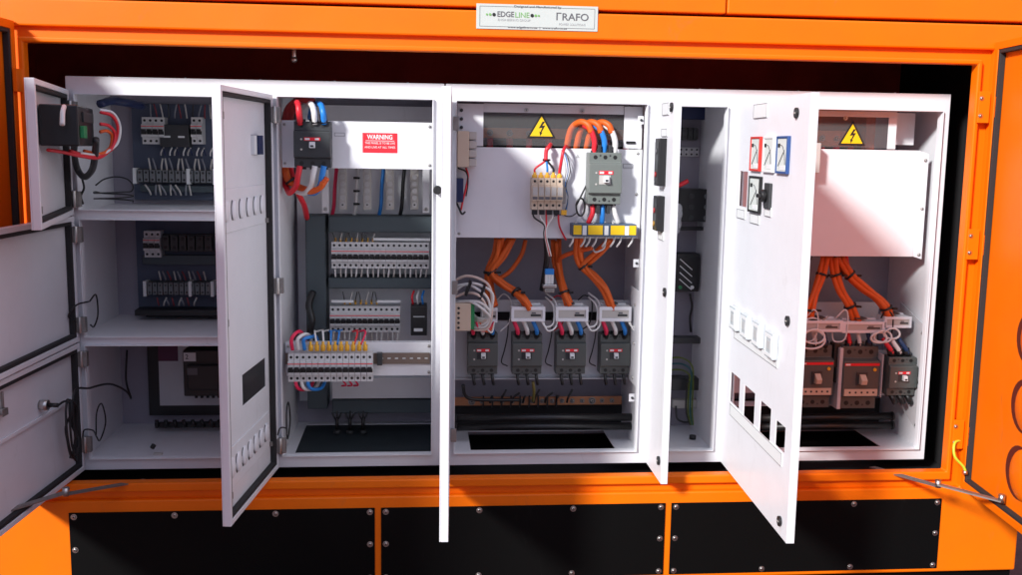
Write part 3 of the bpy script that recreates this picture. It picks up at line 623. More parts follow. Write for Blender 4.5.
# earth bars + brackets
for i, px in enumerate((343, 367.5, 390, 414.5)):
    q0, q1 = P_(px, 166, .30), P_(px, 207, .30); c = (q0+q1)/2; L = (q0.z-q1.z)/2+.03
    t = thing('terminal_bar', ['leftmost upright terminal bar below the warning plate', 'second upright terminal bar from the left below the warning plate', 'third upright terminal bar, next to the blue cable', 'rightmost upright terminal bar, beside the white bracket'][i], 'terminal bar', (q1.x, .30, q1.z), 'upright terminal bars')
    b = MB(); b.box(-.013, .013, -.012, 0, -.008, .16, GRL); b.obj('bar', t, .0015)
    b = MB()
    for k in range(7): b.cyl((0, -.012, .008+.022*k), (0, -.0185, .008+.022*k), .0085, STL, seg=12)
    b.obj('screw_heads', t)
    b = MB(); b.cyl((0, -.0186, .008), (0, -.0192, .008), .003, INK, seg=8); b.obj('end_hole', t)
for px in (325.5, 426): 
    q1 = P_(px, 213, .28); b = MB(); b.box(q1.x-.011, q1.x+.011, .28, .283, q1.z, q1.z+.20, WH); o = addA(b, 'bracket', .001); bolt('bolt', o, Vector((q1.x, .2798, q1.z+.012))-OA, .005)
for k, (m, px, nm) in enumerate(((WHC, 356, 'white cable with black ties'), (BLU, 381, 'dark blue cable'), (BLK, 402, 'black cable'), (PIN, 334, 'crimson cable'))):
    wire(px_path((px+3, 165, .33), (px+1, 185, .32), (px, 205, .32), (px-2, 216, .33)), .006, m, nm+' rising between the upright terminal bars')
for k in range(3): q = P_(356, 178+13*k, .315); tie(q, q+Vector((0, 0, .01)), .0085, 'white cable between the terminal bars, %s' % ['upper', 'middle', 'lower'][k])
# warning plate
pc = thing('cover_plate', 'white cover plate with red warning sticker across the tall breaker bay', 'cover plate', (.81, .05, .895))
b = MB(); b.panel(-.222, .216, 0, .137, 0, .002, WH); b.box(-.222, .216, .0021, .025, 0, .0015, WH); b.obj('sheet', pc, .0006)
for x in (-.214, .209):
    for z in (.012, .125): bolt('screw', pc, (x, -.0002, z), .0035)
ws = P_(380, 143, .047); o_ = Vector((.81, .05, .895))
b = MB(); b.box(-.051, .051, -.0012, -.0002, -.029, .029, RLB); st = b.obj('warning_sticker', pc); st.location = (ws.x-.81, 0, ws.z-.895)
text('WARNING', .0185, LBL, 'lettering', st, (0, -.0015, .0165), offs=.0004, fit=.074); b = MB(); b.box(-.042, .042, -.0017, -.0013, .0055, .0068, LBL); b.obj('underline', st)
text('THIS PANEL IS TO BE LIVE', .0088, LBL, 'lettering', st, (0, -.0015, -.001), fit=.088); text('AND LIVE AT ALL TIMES', .0088, LBL, 'lettering', st, (0, -.0015, -.013), fit=.090)
q = P_(339.5, 134.5, .047); b = MB(); b.panel(q.x-.81-.015, q.x-.81+.015, q.z-.895-.005, q.z-.895+.005, -.0008, -.0002, INKG, [(q.x-.81-.014, q.x-.81+.014, q.z-.895-.004, q.z-.895+.004)]); b.obj('printed_box', pc)
q = P_(312.5, 144.5, .0); mccb('dark grey main breaker at the left end of the warning plate', (q.x, .048, q.z), .105, .132, .06, 'small', body=GRD)
# cables over that breaker
CB = [('red', RED, -13, .0), ('white', WHC, 2, .01), ('blue', BLU, 11, .02)]
for nm, m, dx, dd in CB:
    wire(px_path((313+dx, 124, .0), (312+dx, 112, -.02), (308+dx*.8, 103, .0), (300+dx*.4, 104, .06), (292+dx*.2, 118, .11), (289, 140, .13), (291, 170, .12), (298+dx*.1, 190, .11), (304, 205, .16), (307, 218, .25)) if m == RED else
         px_path((313+dx, 124, .0), (312+dx, 112, -.01), (309+dx, 104, .02), (302+dx, 106, .08), (299+dx, 118, .14)), .0085, m, nm+' cable arching over the dark main breaker')
    b = MB(); q = at(313+dx, 121, 0); b.cyl(q+Vector((0, 0, -.008)), q+Vector((-.003, .001, .020)), .0105, BLK); tag(b.obj('heat_shrink', loc=q), 'black sleeve on the '+nm+' cable above the dark main breaker', 'cable sleeve', 'black cable sleeves above the main breaker')
for k in range(3):
    wire(px_path((284+3*k, 122, .10), (288+3*k, 108, .07), (298+3*k, 100, .04), (310+2*k, 101, .03)), .0085, mat('dark_red_sheath', (.35, .02, .02), .45), 'dark red cable curving at the top left of the tall breaker bay', 'dark red cables arching left of the main breaker')
for nm, m, dx, _d in CB:
    wire(px_path((313+dx, 166, .0), (311+dx, 176, .0), (309+dx, 186, .02), (303+dx, 193, .05), (294+dx*.5, 190, .09), (288+dx*.3, 180, .12), (286, 165, .13)), .0085, m, nm+' cable leaving the bottom of the dark main breaker')
for k in range(3):
    wire(px_path((323+2*k, 182-k*2, .0), (320, 188, .01), (311, 192-k, .03), (300, 189-k, .07), (290-k, 181, .09), (286-k, 168, .10), (285-k, 150, .12)), .0082, ORD if k else ORC, 'orange cable loop under the dark main breaker', 'orange loops under the main breaker')
q = at(290.5, 181, .095); tie(q, q+Vector((.006, 0, -.008)), .018, 'cable loop left under the main breaker')
# front din plate
pf = thing('din_rail_plate', 'white din rail plate across the front of the tall breaker bay', 'din rail plate', (.81, .06, .265))
b = MB(); b.box(-.222, .216, 0, .002, .002, .105, WH); b.box(-.222, .216, .0021, .03, .1035, .105, WH); b.obj('sheet', pf, .0008)
b = MB(); b.panel(-.222, .212, .040, .074, -.008, -.004, mat('din_rail_steel', (.22, .17, .14), .5, metal=.5), [(x, x+.012, .055, .060) for x in [.06+.0225*k for k in range(7)]]); b.box(-.222, .212, -.0038, -.0002, .045, .069, GRD); b.obj('din_rail', pf)
b = MB()
for k in range(7): b.box(.061+.0225*k, .071+.0225*k, -.0062, -.0040, .0552, .0598, LBL)
b.obj('slot_backing', pf)
for x in (-.214, .209):
    for z in (.012, .094): bolt('screw', pf, (x, -.0002, z), .0035)
b = MB(); q = at(377, 363, .03); b.box(q.x-.81-.0, q.x-.81+.016, -.030, -.0082, .040, .078, GRD); b.obj('end_stop', pf, .002)
xf = [at(332, 364, .0).x+(k-6.5)*.0178 for k in range(14)]; zt = at(332, 350, .0).z+.004
wires(xf[3:13], zt-.006, zt+.020, .008, [YOR], 'amber capped wire above the front breaker row', 'amber wire caps on the front breaker row', r=.004, cap=YOR, jit=.004, capz=.016)
for nm, m, k in (('red', PIN, 0), ('white', WHC, 1), ('blue', BLU, 2)):
    x = xf[k]; wire([Vector((x, .005, zt-.004)), Vector((x-.002, -.004, zt+.026)), Vector((x+.008, .004, zt+.044-.006*k)), Vector((x+.020, .03, zt+.046-.008*k)), Vector((x+.026, .08, zt+.02)), Vector((x+.03, .14, zt-.03))], .0055, m, nm+' cable looping into the top left of the front breaker row')
    wire([Vector((x+.008, .005, zt-.088)), Vector((x+.010, 0, zt-.11)), Vector((x+.02, .01, zt-.125)), Vector((x+.045, .04, zt-.128)), Vector((x+.055, .08, zt-.10)), Vector((x+.05, .12, zt-.06))], .0055, m, nm+' cable curving out under the front breaker row')
for k, m in enumerate((WHC, WHC, BLU, BLU, RED, PIN)):
    x = xf[4]+.02*k+(0 if k < 4 else .03); wire([Vector((x, .008, zt+.01)), Vector((x-.008+.004*k, .03, zt+.045)), Vector((x-.01, .09, zt+.035)), Vector((x, .2, zt+.02))], .0028, m, ['white', 'white', 'blue', 'blue', 'red', 'crimson'][k]+' lead passing behind the amber caps of the front breaker row, %s' % ['far left', 'left', 'inner left', 'middle', 'inner right', 'far right'][k], name='wire', cat='wire')
for k in range(3):
    x = xf[9]+.018*k; wire([Vector((x, .008, zt-.088)), Vector((x-.012, .012, zt-.10)), Vector((x-.006, .03, zt-.118)), Vector((x-.02, .05, zt-.125))], .0028, PIN, 'crimson wire tail curling under the front breaker row', 'crimson wire tails', name='wire', cat='wire')
# glands on floor
for i, px in enumerate((337, 350, 363)):
    q = at(px, 424, .26); q.z = .029; t = thing('cable_gland', ['left', 'middle', 'right'][i]+' black gland with splayed leads on the slate floor plate', 'cable gland', q, 'glands on the slate floor plate')
    b = MB(); b.cyl((0, 0, 0), (0, 0, .010), .012, GRD, seg=12); b.obj('nut', t, .001)
    b = MB(); b.cyl((0, 0, .014), (0, 0, .05), .006, BLK); b.obj('stem', t); b = MB()
    for s in (-1, 1): b.tube([(0, 0, .04), (s*.008, -.004, .055), (s*.015, 0, .07)], .003, BLK)
    b.tube([(0, 0, .04), (.001, 0, .075)], .003, BLK); b.obj('lead', t)
q = P_(318, 312, .2); wire(px_path((313, 292, .25), (309, 305, .22), (312, 320, .2), (310, 335, .2), (314, 347, .15)), .011, BLK, 'thick black cable bunch beside the vertical slate duct')
q = at(440, 190, 0)
# ------------------------------------------------------------------ compartment 3
def addBolt(x, z, y=.0): return bolt('screw', cabB, Vector((x, y, z))-OB, .004)
c3 = thing('cover_plate', 'large white cover plate carrying the fuse block and grey breaker', 'cover plate', (1.378, .05, .693))
b = MB(); b.panel(-.28, .276, 0, .270, 0, .002, WH); b.box(-.28, .276, .0021, .03, 0, .0015, WH); b.box(-.28, .276, .0021, .03, .2685, .27, WH); b.obj('sheet', c3, .0008)
b = MB(); b.box(.276, .2785, -.012, .02, .0, .27, WH); b.box(-.281, -.2785, -.012, .02, -.012, .02, WH); b.obj('side_flange', c3)
for x in (-.270, .268):
    for z in (.012, .135, .258): bolt('screw', c3, (x, -.0002, z), .0035)
def tri_sign(parent, x, z, s, y):
    b = MB(); h = s*.866; b.poly_y([(x-s/2, z-h/2), (x+s/2, z-h/2), (x, z+h/2)], y-.0008, y, INK); o = b.obj('warning_triangle', parent)
    b = MB(); k = .80; zc = z-h/2+h/3; f_ = lambda a, c: (x+(a-x)*k, zc+(c-zc)*k); b.poly_y([f_(x-s/2, z-h/2), f_(x+s/2, z-h/2), f_(x, z+h/2)], y-.0014, y-.0009, YEL); b.obj('yellow_field', o)
    b = MB(); q = s*.36; P2 = [(.10, 1.0), (.34, .98), (.06, .48), (.36, .52), (-.02, -.40), (.10, -.34), (-.12, -.80), (-.20, -.22), (-.10, -.30), (.08, .24), (-.26, .16)]
    b.poly_y([(x+a*q*1.0, zc+c*q*.78) for a, c in P2], y-.0019, y-.0015, INK); b.obj('lightning_bolt', o); return o
# clear screen above
def screen(x0, x1, z0, z1, label, tx, tz, s=.085):
    t = thing('clear_screen', label, 'acrylic screen', (x0, .05, z0)); W = x1-x0; H = z1-z0
    b = MB(); b.panel(0, W, 0, H, 0, .003, CLR); b.obj('sheet', t); tri_sign(t, tx-x0, tz-z0, s, -.0004)
    for u in (.3, .7): bolt('screw', t, (W*u, -.0002, H-.014), .005, STL)
    return t
tq = at(541.5, 125.5, .048); screen(1.178, 1.60, .969, 1.088, 'clear acrylic screen with lightning triangle over the middle busbar', tq.x, tq.z)
b = MB(); b.panel(1.1, 1.1775, .966, 1.09, .05, .052, WH); b.panel(1.6005, 1.656, .966, 1.09, .05, .052, WH); b.panel(1.1778, 1.60, 1.066, 1.092, .0535, .055, WH); addB(b, 'screen_bracket', .0006)
b = MB(); q = at(630, 141, .048); b.box(q.x-.012, q.x+.016, .045, .0495, q.z-.008, q.z-.001, BLK); addB(b, 'edge_clip')
# busbar
def busbar(x0, x1, z, label, n, Y=.20, cols=(PIN,), xs_=None, h=.032):
    t = thing('busbar', label, 'busbar', (x0, Y, z)); W = x1-x0
    b = MB(); b.box(0, W, 0, .008, -h/2, h/2, BRS); b.obj('bar', t, .001)
    for k in range(n):
        u = W*(k+.5)/n; bolt('bolt', t, (u, -.0002, 0), .0075, STD, h=.008)
        b = MB(); b.cyl((u, .0, -h/2-.001), (u, .002, -h/2-.09), .010, cols[k % len(cols)]); b.obj('sleeved_tail', t)
    return t
zb = at(500, 133, .2).z; bb = busbar(1.115, 1.67, zb, 'tinned copper busbar with red sleeved tails behind the middle clear screen', 9, cols=(mat('dim_red', (.40, .015, .03), .5),))
b = MB(); b.box(1.10, 1.665, .255, .258, .95, zb-.02, BPN); b.box(1.10, 1.668, .26, .263, zb-.019, 1.10, mat('slate_back', (.035, .030, .045), .5)); addB(b, 'busbar_backing')
q = at(473, 132, .19); b = MB(); b.box(q.x-.012, q.x+.012, .17, .195, q.z-.03, q.z+.03, PIN); tag(b.obj('busbar_support', bevel=.002), 'crimson insulator block at the left end of the middle busbar', 'insulator')
# fuse block
q = at(546, 193.5, .03); fb = thing('fuse_holder_block', 'beige block of four fuse holders on the middle cover plate', 'fuse holder', (q.x, .049, q.z))
fw = .0185
for k in range(5):
    x = (k-2)*fw; b = MB(); b.poly_x([(0, -.047), (-.045, -.047), (-.045, -.022), (-.058, -.020), (-.058, .024), (-.045, .028), (-.045, .047), (0, .047)], x-fw/2+.0005, x+fw/2-.0005, CRM)
    for z in (-.034, .037): b.cyl((x, -.0445, z), (x, -.0458, z), .004, INK, seg=10)
    o = b.obj('fuse_module', fb, .0008); b = MB(); b.box(x-.007, x+.007, -.060, -.0582, -.016, -.008, INKG); b.box(x-.007, x+.007, -.059, -.0581, -.004, .020, GRL); b.obj('pull_tab', o)
b = MB(); b.box(.048, .058, -.03, 0, -.03, .02, STD); b.obj('end_stop', fb)
fx = q.x; fz = q.z
wires([fx+(k-2)*fw for k in range(5)], fz+.044, fz+.062, .012, [YOR], 'amber sleeve entering the top of the beige fuse holders', 'amber sleeves on the fuse holders', r=.0045, cap=YOR, jit=.0, capz=.012)
jn = at(545, 160, .03)
for k, (m, nm, dx) in enumerate(((RED, 'red', -2), (BLU, 'blue', 0), (BLK, 'black', 1))):
    wire([Vector((fx+dx*fw, .012, fz+.06)), Vector((fx+dx*fw*.95, .01, fz+.075)), Vector((jn.x+.002*k, .012, jn.z)), jn+Vector((.002, -.005, .03)), Vector((jn.x+.012, .03, .968)), Vector((jn.x+.02, .07, .975))], .0032, m, nm+' wire fanning down to the beige fuse holders', name='wire', cat='wire')
wire([Vector((jn.x-.001, .004, jn.z)), jn+Vector((.002, -.012, .028)), Vector((jn.x+.010, .022, .966)), Vector((jn.x+.02, .06, .975))], .006, RED, 'thick red cable rising above the beige fuse holders')
tie(jn+Vector((0, -.015, 0)), jn+Vector((.002, -.015, .03)), .009, 'wires above the fuse holders')
wire([Vector((fx+2*fw, .012, fz+.06)), Vector((fx+2*fw+.002, .0, fz+.09)), Vector((fx+2*fw+.008, .0, .955)), Vector((fx+2*fw+.02, .03, .969)), Vector((fx+2*fw+.03, .07, .965))], .0048, RED, 'red cable curving into the right end of the beige fuse holders')
for k, m in enumerate((GRL, BLU, GRD)):
    wire(px_path((561+k, 150, .04), (564+2*k, 158, .03), (566+2*k, 172, .03), (564+k, 186, .035), (568, 198, .035), (566-k, 212, .04), (558-2*k, 216, .045)), .0014, m, ['pale', 'blue', 'dark'][k]+' thin wire hanging right of the fuse holders', name='wire', cat='wire')
bt = at(546, 212, .03)
for k, (m, nm) in enumerate(((BLK, 'black'), (WHC, 'white'), (RED, 'red'), (WHC, 'pale'))):
    wire([Vector((fx+(k-2)*fw, .015, fz-.047)), Vector((fx+(k-2)*fw, .012, fz-.07)), Vector((jn.x-.0+.003*k, .015, at(546, 225, .03).z)), Vector((jn.x+.002*k, .02, .705)), at(548+k, 256, .06)], .0026, m, nm+' wire leaving the bottom of the fuse holders', name='wire', cat='wire')
wire([Vector((fx+2*fw, .015, fz-.047)), Vector((fx+2*fw, .012, fz-.075)), at(560, 228, .035), at(566, 240, .045)], .0028, RED, 'single red wire slanting from the right end of the fuse holders', name='wire', cat='wire')
b = MB()
for k in range(5): b.box(fx-.044+.022*k, fx-.028+.022*k, .004, .016, fz-.062, fz-.048, BLK if k < 4 else YOR)
tag(b.obj('wire_ferrules'), 'row of dark wire sleeves under the beige fuse holders', 'wire sleeve')
# grey mccb
q = at(604.5, 178.5, .0); mccb('sage grey main breaker with red label on the middle cover plate', (q.x, .049, q.z), .098, .152, .068, 'lit', body=mat('sage_grey', (.16, .18, .165), .42, bump=.05))
mx, mz = q.x, q.z
for k, (nm, m, dx) in enumerate((('crimson', RED, -.030), ('blue', BLU, 0), ('white', WHC, .032))):
    top = mz+.079; x = mx+dx
    wire([Vector((x, .022, top-.006)), Vector((x, .018, top+.03)), Vector((x-.012, .02, top+.062)), Vector((x-.03, .035, top+.078))], .0085, m, nm+' sleeved cable end on top of the sage grey breaker')
    wire([Vector((x-.010, .0195, top+.055)), Vector((x-.020, .022, top+.078)), Vector((x-.040, .04, top+.086)), Vector((x-.062, .07, top+.068)), Vector((x-.07, .10, top+.02)), Vector((x-.07, .14, top-.03))], .0095, ORC, ['left', 'middle', 'right'][k]+' orange cable arching over the sage grey breaker', 'orange cables arching over the sage grey breaker')
    wire([Vector((x, .022, mz-.078)), Vector((x+(.0, 0, .006)[k], .018, mz-.105)), Vector((x+(-.012, 0, .018)[k], .022, mz-.135))], .0075, m, nm+' sleeved cable end under the sage grey breaker')
for dx in (-.016, .016):
    for up, za_, zb_ in (('upper', mz+.0765, mz+.098), ('lower', mz-.105, mz-.0765)):
        b = MB(); b.box(mx+dx-.0045, mx+dx+.0045, .005, .035, za_, zb_, GRD); tag(b.obj('phase_barrier', bevel=.001), up+' '+('left' if dx < 0 else 'right')+' dark phase barrier on the sage grey breaker', 'phase barrier')
c = at(580.5, 207, .03); pts = [c+Vector((.013*math.cos(a), -.002*(a % 3), .026*math.sin(a))) for a in [k*.5 for k in range(32)]]
wire(pts+[at(584, 190, .04), at(587, 184, .045)], .0028, BLK, 'small black wire ring hanging left of the sage grey breaker', name='wire_coil', cat='wire')
wire(px_path((578, 212, .04), (572, 216, .04), (566, 216, .045), (562, 213, .045)), .0018, GRD, 'thin grey tail left of the black wire ring', name='wire', cat='wire')
# yellow terminal block
q = at(602.5, 229.5, .03); yb = thing('current_transformer_block', 'blue grey block with four yellow labels at the foot of the middle cover plate', 'terminal block', (q.x, .049, q.z))
b = MB(); b.box(-.097, .097, -.055, 0, -.019, .019, mat('steel_blue_plastic', (.06, .10, .16), .45)); b.obj('housing', yb, .002)
for x0, x1 in ((-.094, -.070), (-.050, -.006), (.018, .060), (.074, .095)):
    b = MB(); b.box(x0, x1, -.0565, -.0552, -.013, .015, YEL); b.obj('yellow_label', yb)
for x in (-.061, .005, .067): 
    b = MB(); b.box(x-.006, x+.006, -.058, -.0552, -.014, .014, LBL); b.obj('white_marker', yb)
for x in (-.085, -.03, .03): bolt('bolt', yb, (x, -.03, .0192), .005, d=(0, 0, 1))
for k, dx in enumerate((-.09, -.055, -.04, -.02, .01, .035, .055, .09)):
    wire([Vector((q.x+dx, .02, q.z-.018)), Vector((q.x+dx-.002, .018, q.z-.035)), Vector((q.x+dx-.010, .03, q.z-.052))], .003, WHC, 'white wire tail under the yellow labelled block', 'white wire tails under the yellow labelled block', name='wire', cat='wire')
# orange bundles comp 3
Yc = .16
def bun(label, path, n=3, r=.0077, group=None, ties=()):
    bundle(label, px_path(*path), n, r*(1.13 if 'right bay' in label or 'of the right' in label else 1), ORC, group or label, [(i, 0) for i in ties])
bun('orange bundle dropping to the first current transformer', [(500, 238, .12), (496, 255, .13), (489, 272, .14), (490, 290, .14), (493, 305, .10)], ties=(2,))
bun('orange bundle sweeping to the second current transformer', [(512, 238, .13), (502, 256, .13), (492, 272, .13), (502, 284, .12), (516, 292, .10), (524, 300, .08), (529, 310, .09)], ties=(2, 4))
bun('single dark orange cable curving behind the second bundle', [(526, 240, .16), (522, 256, .16), (510, 272, .16), (498, 280, .16)], n=1, r=.007)
bun('orange bundle dropping to the third current transformer', [(556, 240, .14), (557, 262, .15), (560, 278, .13), (564, 292, .10), (569, 306, .09)], ties=(3,))
bun('orange bundle sweeping to the fourth current transformer', [(579, 238, .08), (579, 254, .10), (583, 266, .11), (592, 276, .11), (603, 288, .09), (609, 300, .09), (612, 310, .09)], n=4, ties=(2,))
bun('orange pair crossing under the yellow labelled block', [(612, 240, .07), (598, 252, .09), (588, 262, .10), (583, 267, .11)], n=2)
wire(px_path((592, 248, .06), (575, 252, .1), (562, 257, .12), (556, 264, .15)), .007, ORD, 'dark red cable bridging between the third and fourth orange bundles')
wire(px_path((605, 240, .05), (604, 248, .05), (596, 252, .06), (592, 248, .07)), .003, WHC, 'white wire loop under the yellow labelled block', name='wire', cat='wire')
wire(px_path((546, 236, .07), (547, 255, .09), (545, 272, .11), (542, 290, .13)), .009, BLK, 'thick black cable between the second and third orange bundles')
q = at(549, 278, .10); t = thing('inline_connector', 'blue and white inline connector hanging beside the black cable', 'connector', q)
b = MB(); b.box(-.014, .014, -.012, .012, .012, .030, BLU); b.obj('cap', t, .002); b = MB()
for k in range(3): b.box(-.013+.009*k, -.005+.009*k, -.010, .010, -.018, .012, LBL)
b.obj('body', t, .001); b = MB(); b.box(-.02, .022, -.014, .012, -.030, -.0185, STL); b.box(-.015, .016, -.014, .012, -.045, -.0305, STD); b.obj('clamp', t, .002)
# lower plate
lp = thing('mounting_plate', 'grey white mounting plate behind the four lower breakers', 'mounting plate', (1.378, .17, .235))
b = MB(); b.box(-.276, .285, 0, .003, 0, .250, GAL); b.box(-.276, .285, -.03, -.0002, -.001, .0015, GAL); b.box(.279, .2815, -.15, -.0302, 0, .30, WH); b.obj('sheet', lp, .0008)
for z in (.02, .13, .25): bolt('screw', lp, (.2788, -.10, z), .004, d=(-1, 0, 0))
b = MB(); b.panel(-.276, .28, .185, .212, -.004, -.0003, LINB); b.obj('cable_slot', lp)
MX = (483, 527.5, 571.5, 615.5); Yp = .168
names = ['leftmost', 'second', 'third', 'rightmost']
for k, px in enumerate(MX):
    q = at(px, 355, .105); mccb(names[k]+' small grey breaker in the lower row of the middle bay', (q.x, Yp, q.z), .094, .128, .062, 'small', 'four lower breakers in the middle bay')
    for j, (nm, m) in enumerate((('crimson', PIN), ('white', WHC), ('blue', BLU))):
        x = q.x+(j-1)*.030; zt_ = q.z+.062
        wire([Vector((x, .12, zt_-.002)), Vector((x-.003, .10, zt_+.018)), Vector((x-.012, .10, zt_+.040)), Vector((x-.018, .10, zt_+.055))], .0068, m, nm+' cable on top of the '+names[k]+' lower breaker of the middle bay')
        b = MB(); b.cyl((x, .12, zt_-.004), (x-.001, .112, zt_+.012), .0095, BLK); tag(b.obj('heat_shrink', loc=(x, .12, zt_)), 'black sleeve of the '+nm+' cable on the '+names[k]+' lower breaker', 'cable sleeve', 'black sleeves on the lower breakers')
        b = MB(); b.tube([(x, .12, q.z-.066), (x+.002, .115, q.z-.082), (x+.006, .12, q.z-.098)], .005, BLK); tag(b.obj('wire_tail', loc=(x, .12, q.z-.066)), 'black tail under the '+names[k]+' lower breaker', 'wire', 'black tails under the '+names[k]+' lower breaker')
    if k: 
        wire(px_path((px-19, 318, .14), (px-20, 335, .14), (px-23, 350, .14), (px-26, 362, .14), (px-20, 366, .14)), .002, BLK, 'thin black wire hanging left of the '+names[k]+' lower breaker', name='wire', cat='wire')
CTX = ((457, .05), (527.5, .105), (571, .102), (614, .101)); 
for k, (px, ww) in enumerate(CTX):
    q = at(px, 313, .10)
    if k == 0: q = at(489, 314, .12); ww = .05
    ct(['narrow white current transformer behind the white wire loops', 'second white current transformer from the left, middle bay', 'third white current transformer from the left, middle bay', 'rightmost white current transformer of the middle bay'][k], (q.x, .13 if k else .15, q.z), ww, .046)
    if k:
        cx, cz = q.x, q.z
        wire([Vector((cx+.040, .085, cz-.018)), Vector((cx+.055, .08, cz-.040)), Vector((cx+.080, .09, cz-.030)), Vector((cx+.082, .11, cz+.02)), Vector((cx+.06, .14, cz+.045))], .0028, WHC, 'white lead looping round the '+['', 'second', 'third', 'rightmost'][k]+' current transformer', name='wire', cat='wire')
        wire([Vector((cx+.044, .085, cz-.018)), Vector((cx+.062, .078, cz-.052)), Vector((cx+.090, .09, cz-.036)), Vector((cx+.090, .11, cz+.03)), Vector((cx+.06, .14, cz+.058))], .0028, WHC, 'outer white lead looping round the '+['', 'second', 'third', 'rightmost'][k]+' current transformer', name='wire', cat='wire')
# left wall devices
q = at(461, 149, .03); dv = thing('terminal_box', 'cream terminal box high on the left wall of the middle bay', 'terminal box', (q.x, .06, q.z))
b = MB(); b.box(-.012, .022, -.07, 0, -.052, .052, CRM); b.obj('case', dv, .002); b = MB()
for k in range(4): b.box(.0225, .045, -.055, -.005, -.050+.026*k, -.028+.026*k, GRL)
b.obj('terminals', dv, .002)
q = at(459, 190, .03); b = MB(); b.box(q.x-.014, q.x+.012, .0, .05, q.z-.035, q.z+.035, DBL); tag(b.obj('relay', bevel=.002), 'navy relay on the left wall of the middle bay', 'relay')
wire(px_path((466, 168, .04), (468, 176, .03), (466, 188, .02), (463, 200, .02), (461, 210, .03)), .003, RED, 'red wire beside the navy relay', name='wire', cat='wire')
wire(px_path((458, 168, .04), (466, 172, .03), (468, 182, .02), (466, 196, .03)), .0022, BLK, 'black wire looping beside the navy relay', name='wire', cat='wire')
wire(px_path((455, 200, .03), (459, 208, .02), (462, 214, .02), (465, 212, .03)), .003, BLK, 'short black wire curling below the navy relay', name='wire', cat='wire')
b = MB(); 
for z in (1.07, 1.045, 1.02): b.cyl((1.112, .06, z), (1.112, .045, z), .005, GRD)
tag(b.obj('wall_switches', bevel=.0005), 'column of small dark switches at the top left corner of the middle bay', 'switch')
q = at(463, 319, .0); tb = thing('signal_terminal_block', 'cream terminal block with green edge low on the left wall of the middle bay', 'terminal block', (q.x, .09, q.z))
b = MB(); b.box(-.030, .025, -.06, 0, -.042, .042, CRM); b.obj('housing', tb, .002); b = MB(); b.box(.0252, .036, -.058, -.002, -.038, .040, GRN); b.obj('green_edge', tb); b = MB()
for k in range(5): b.cyl((-.012, -.06, -.032+.015*k), (-.012, -.0615, -.032+.015*k), .004, GRD, seg=8)
b.obj('screw_heads', tb)
for k in range(6):
    y0 = 279+k*5.6; e = 328-k*2
    pts = px_path((454, y0+2, .06), (466, y0-3+3*math.sin(k*2.1), .05), (480-2*(k%2), y0+2*math.sin(k*3.3), .04-.004*k), (490-k*.6+3*math.sin(k*1.7), y0+9, .04), (492-k*1.2, (y0+e)/2+6, .05), (488-k*2, e, .06), (474, e+2-k, .07))
    wire(pts, .0042, WHC if k % 3 else mat('pale_pink_sheath', (.70, .55, .48), .45), 'white signal cable looping beside the cream and green terminal block', 'white signal cable loops')
for k, px in enumerate((468, 482)):
    q = at(px, 284+3*k, .045); b = MB(); b.box(q.x-.004, q.x+.004, .025, .07, q.z-.035, q.z+.010, BLK, rot=Matrix.Rotation(.35, 3, 'Y')); tag(b.obj('cable_tie', loc=q), ['left', 'right'][k]+' black tie across the white signal cable loops', 'cable tie')
for k in range(3):
    wire(px_path((476+k*4, 322, .06), (480+k*4, 330, .07), (488+k*2, 330+k, .08), (494, 322, .09)), .003, [PIN, ORD, WHC][k], ['crimson', 'orange', 'white'][k]+' small lead under the white signal cable loops', name='wire', cat='wire')
# lower busbar and conduits
zb2 = at(545, 404, .18).z
t = thing('neutral_bar', 'long drilled tinned bar with bolts below the four lower breakers', 'busbar', (1.10, .22, zb2))
b = MB(); b.box(0, .555, 0, .006, -.014, .014, BRS); b.obj('bar', t, .001)
for k in range(15): bolt('bolt', t, (.06+.033*k, -.0002, 0), .006 if k not in (0, 12) else .009, STD, h=.006)
for k in range(9): b = MB(); b.box(.095+.03*k, .100+.03*k, -.010, -.0012, -.02, .02, BLK); b.obj('lug_clip', t)
for k in range(8):
    x = at(490+k*11, 402, .2).x; wire([Vector((x, .20, zb2)), Vector((x+.002, .19, zb2+.018)), Vector((x+.008+.008*(k % 3), .19, zb2+.026+.010*((k*5) % 3)))], .0035, BLK, 'short black lead rising from the drilled tinned bar', 'black leads on the drilled bar', name='wire', cat='wire')
wire(px_path((463, 385, .14), (465, 395, .15), (472, 399, .16), (490, 400, .17), (520, 400, .18)), .0055, BLK, 'black cable bending along the drilled tinned bar')
wire(px_path((533, 382, .14), (534, 392, .16), (533, 401, .19)), .005, mat('olive_sheath', (.20, .17, .05), .5), 'olive earth cable between breakers and drilled bar')
for k, yy in enumerate((418, 427)):
    q0, q1 = at(455, yy, .14), at(634, yy-1, .14); b = MB(); b.cyl(q0, q1, .012, BLK, seg=20); b.cyl(q0+(q1-q0)*.0, q0+(q1-q0)*.01, .014, RUB); tag(b.obj('conduit', loc=q0), ['upper', 'lower'][k]+' black conduit running across the middle bay above the floor opening', 'conduit')
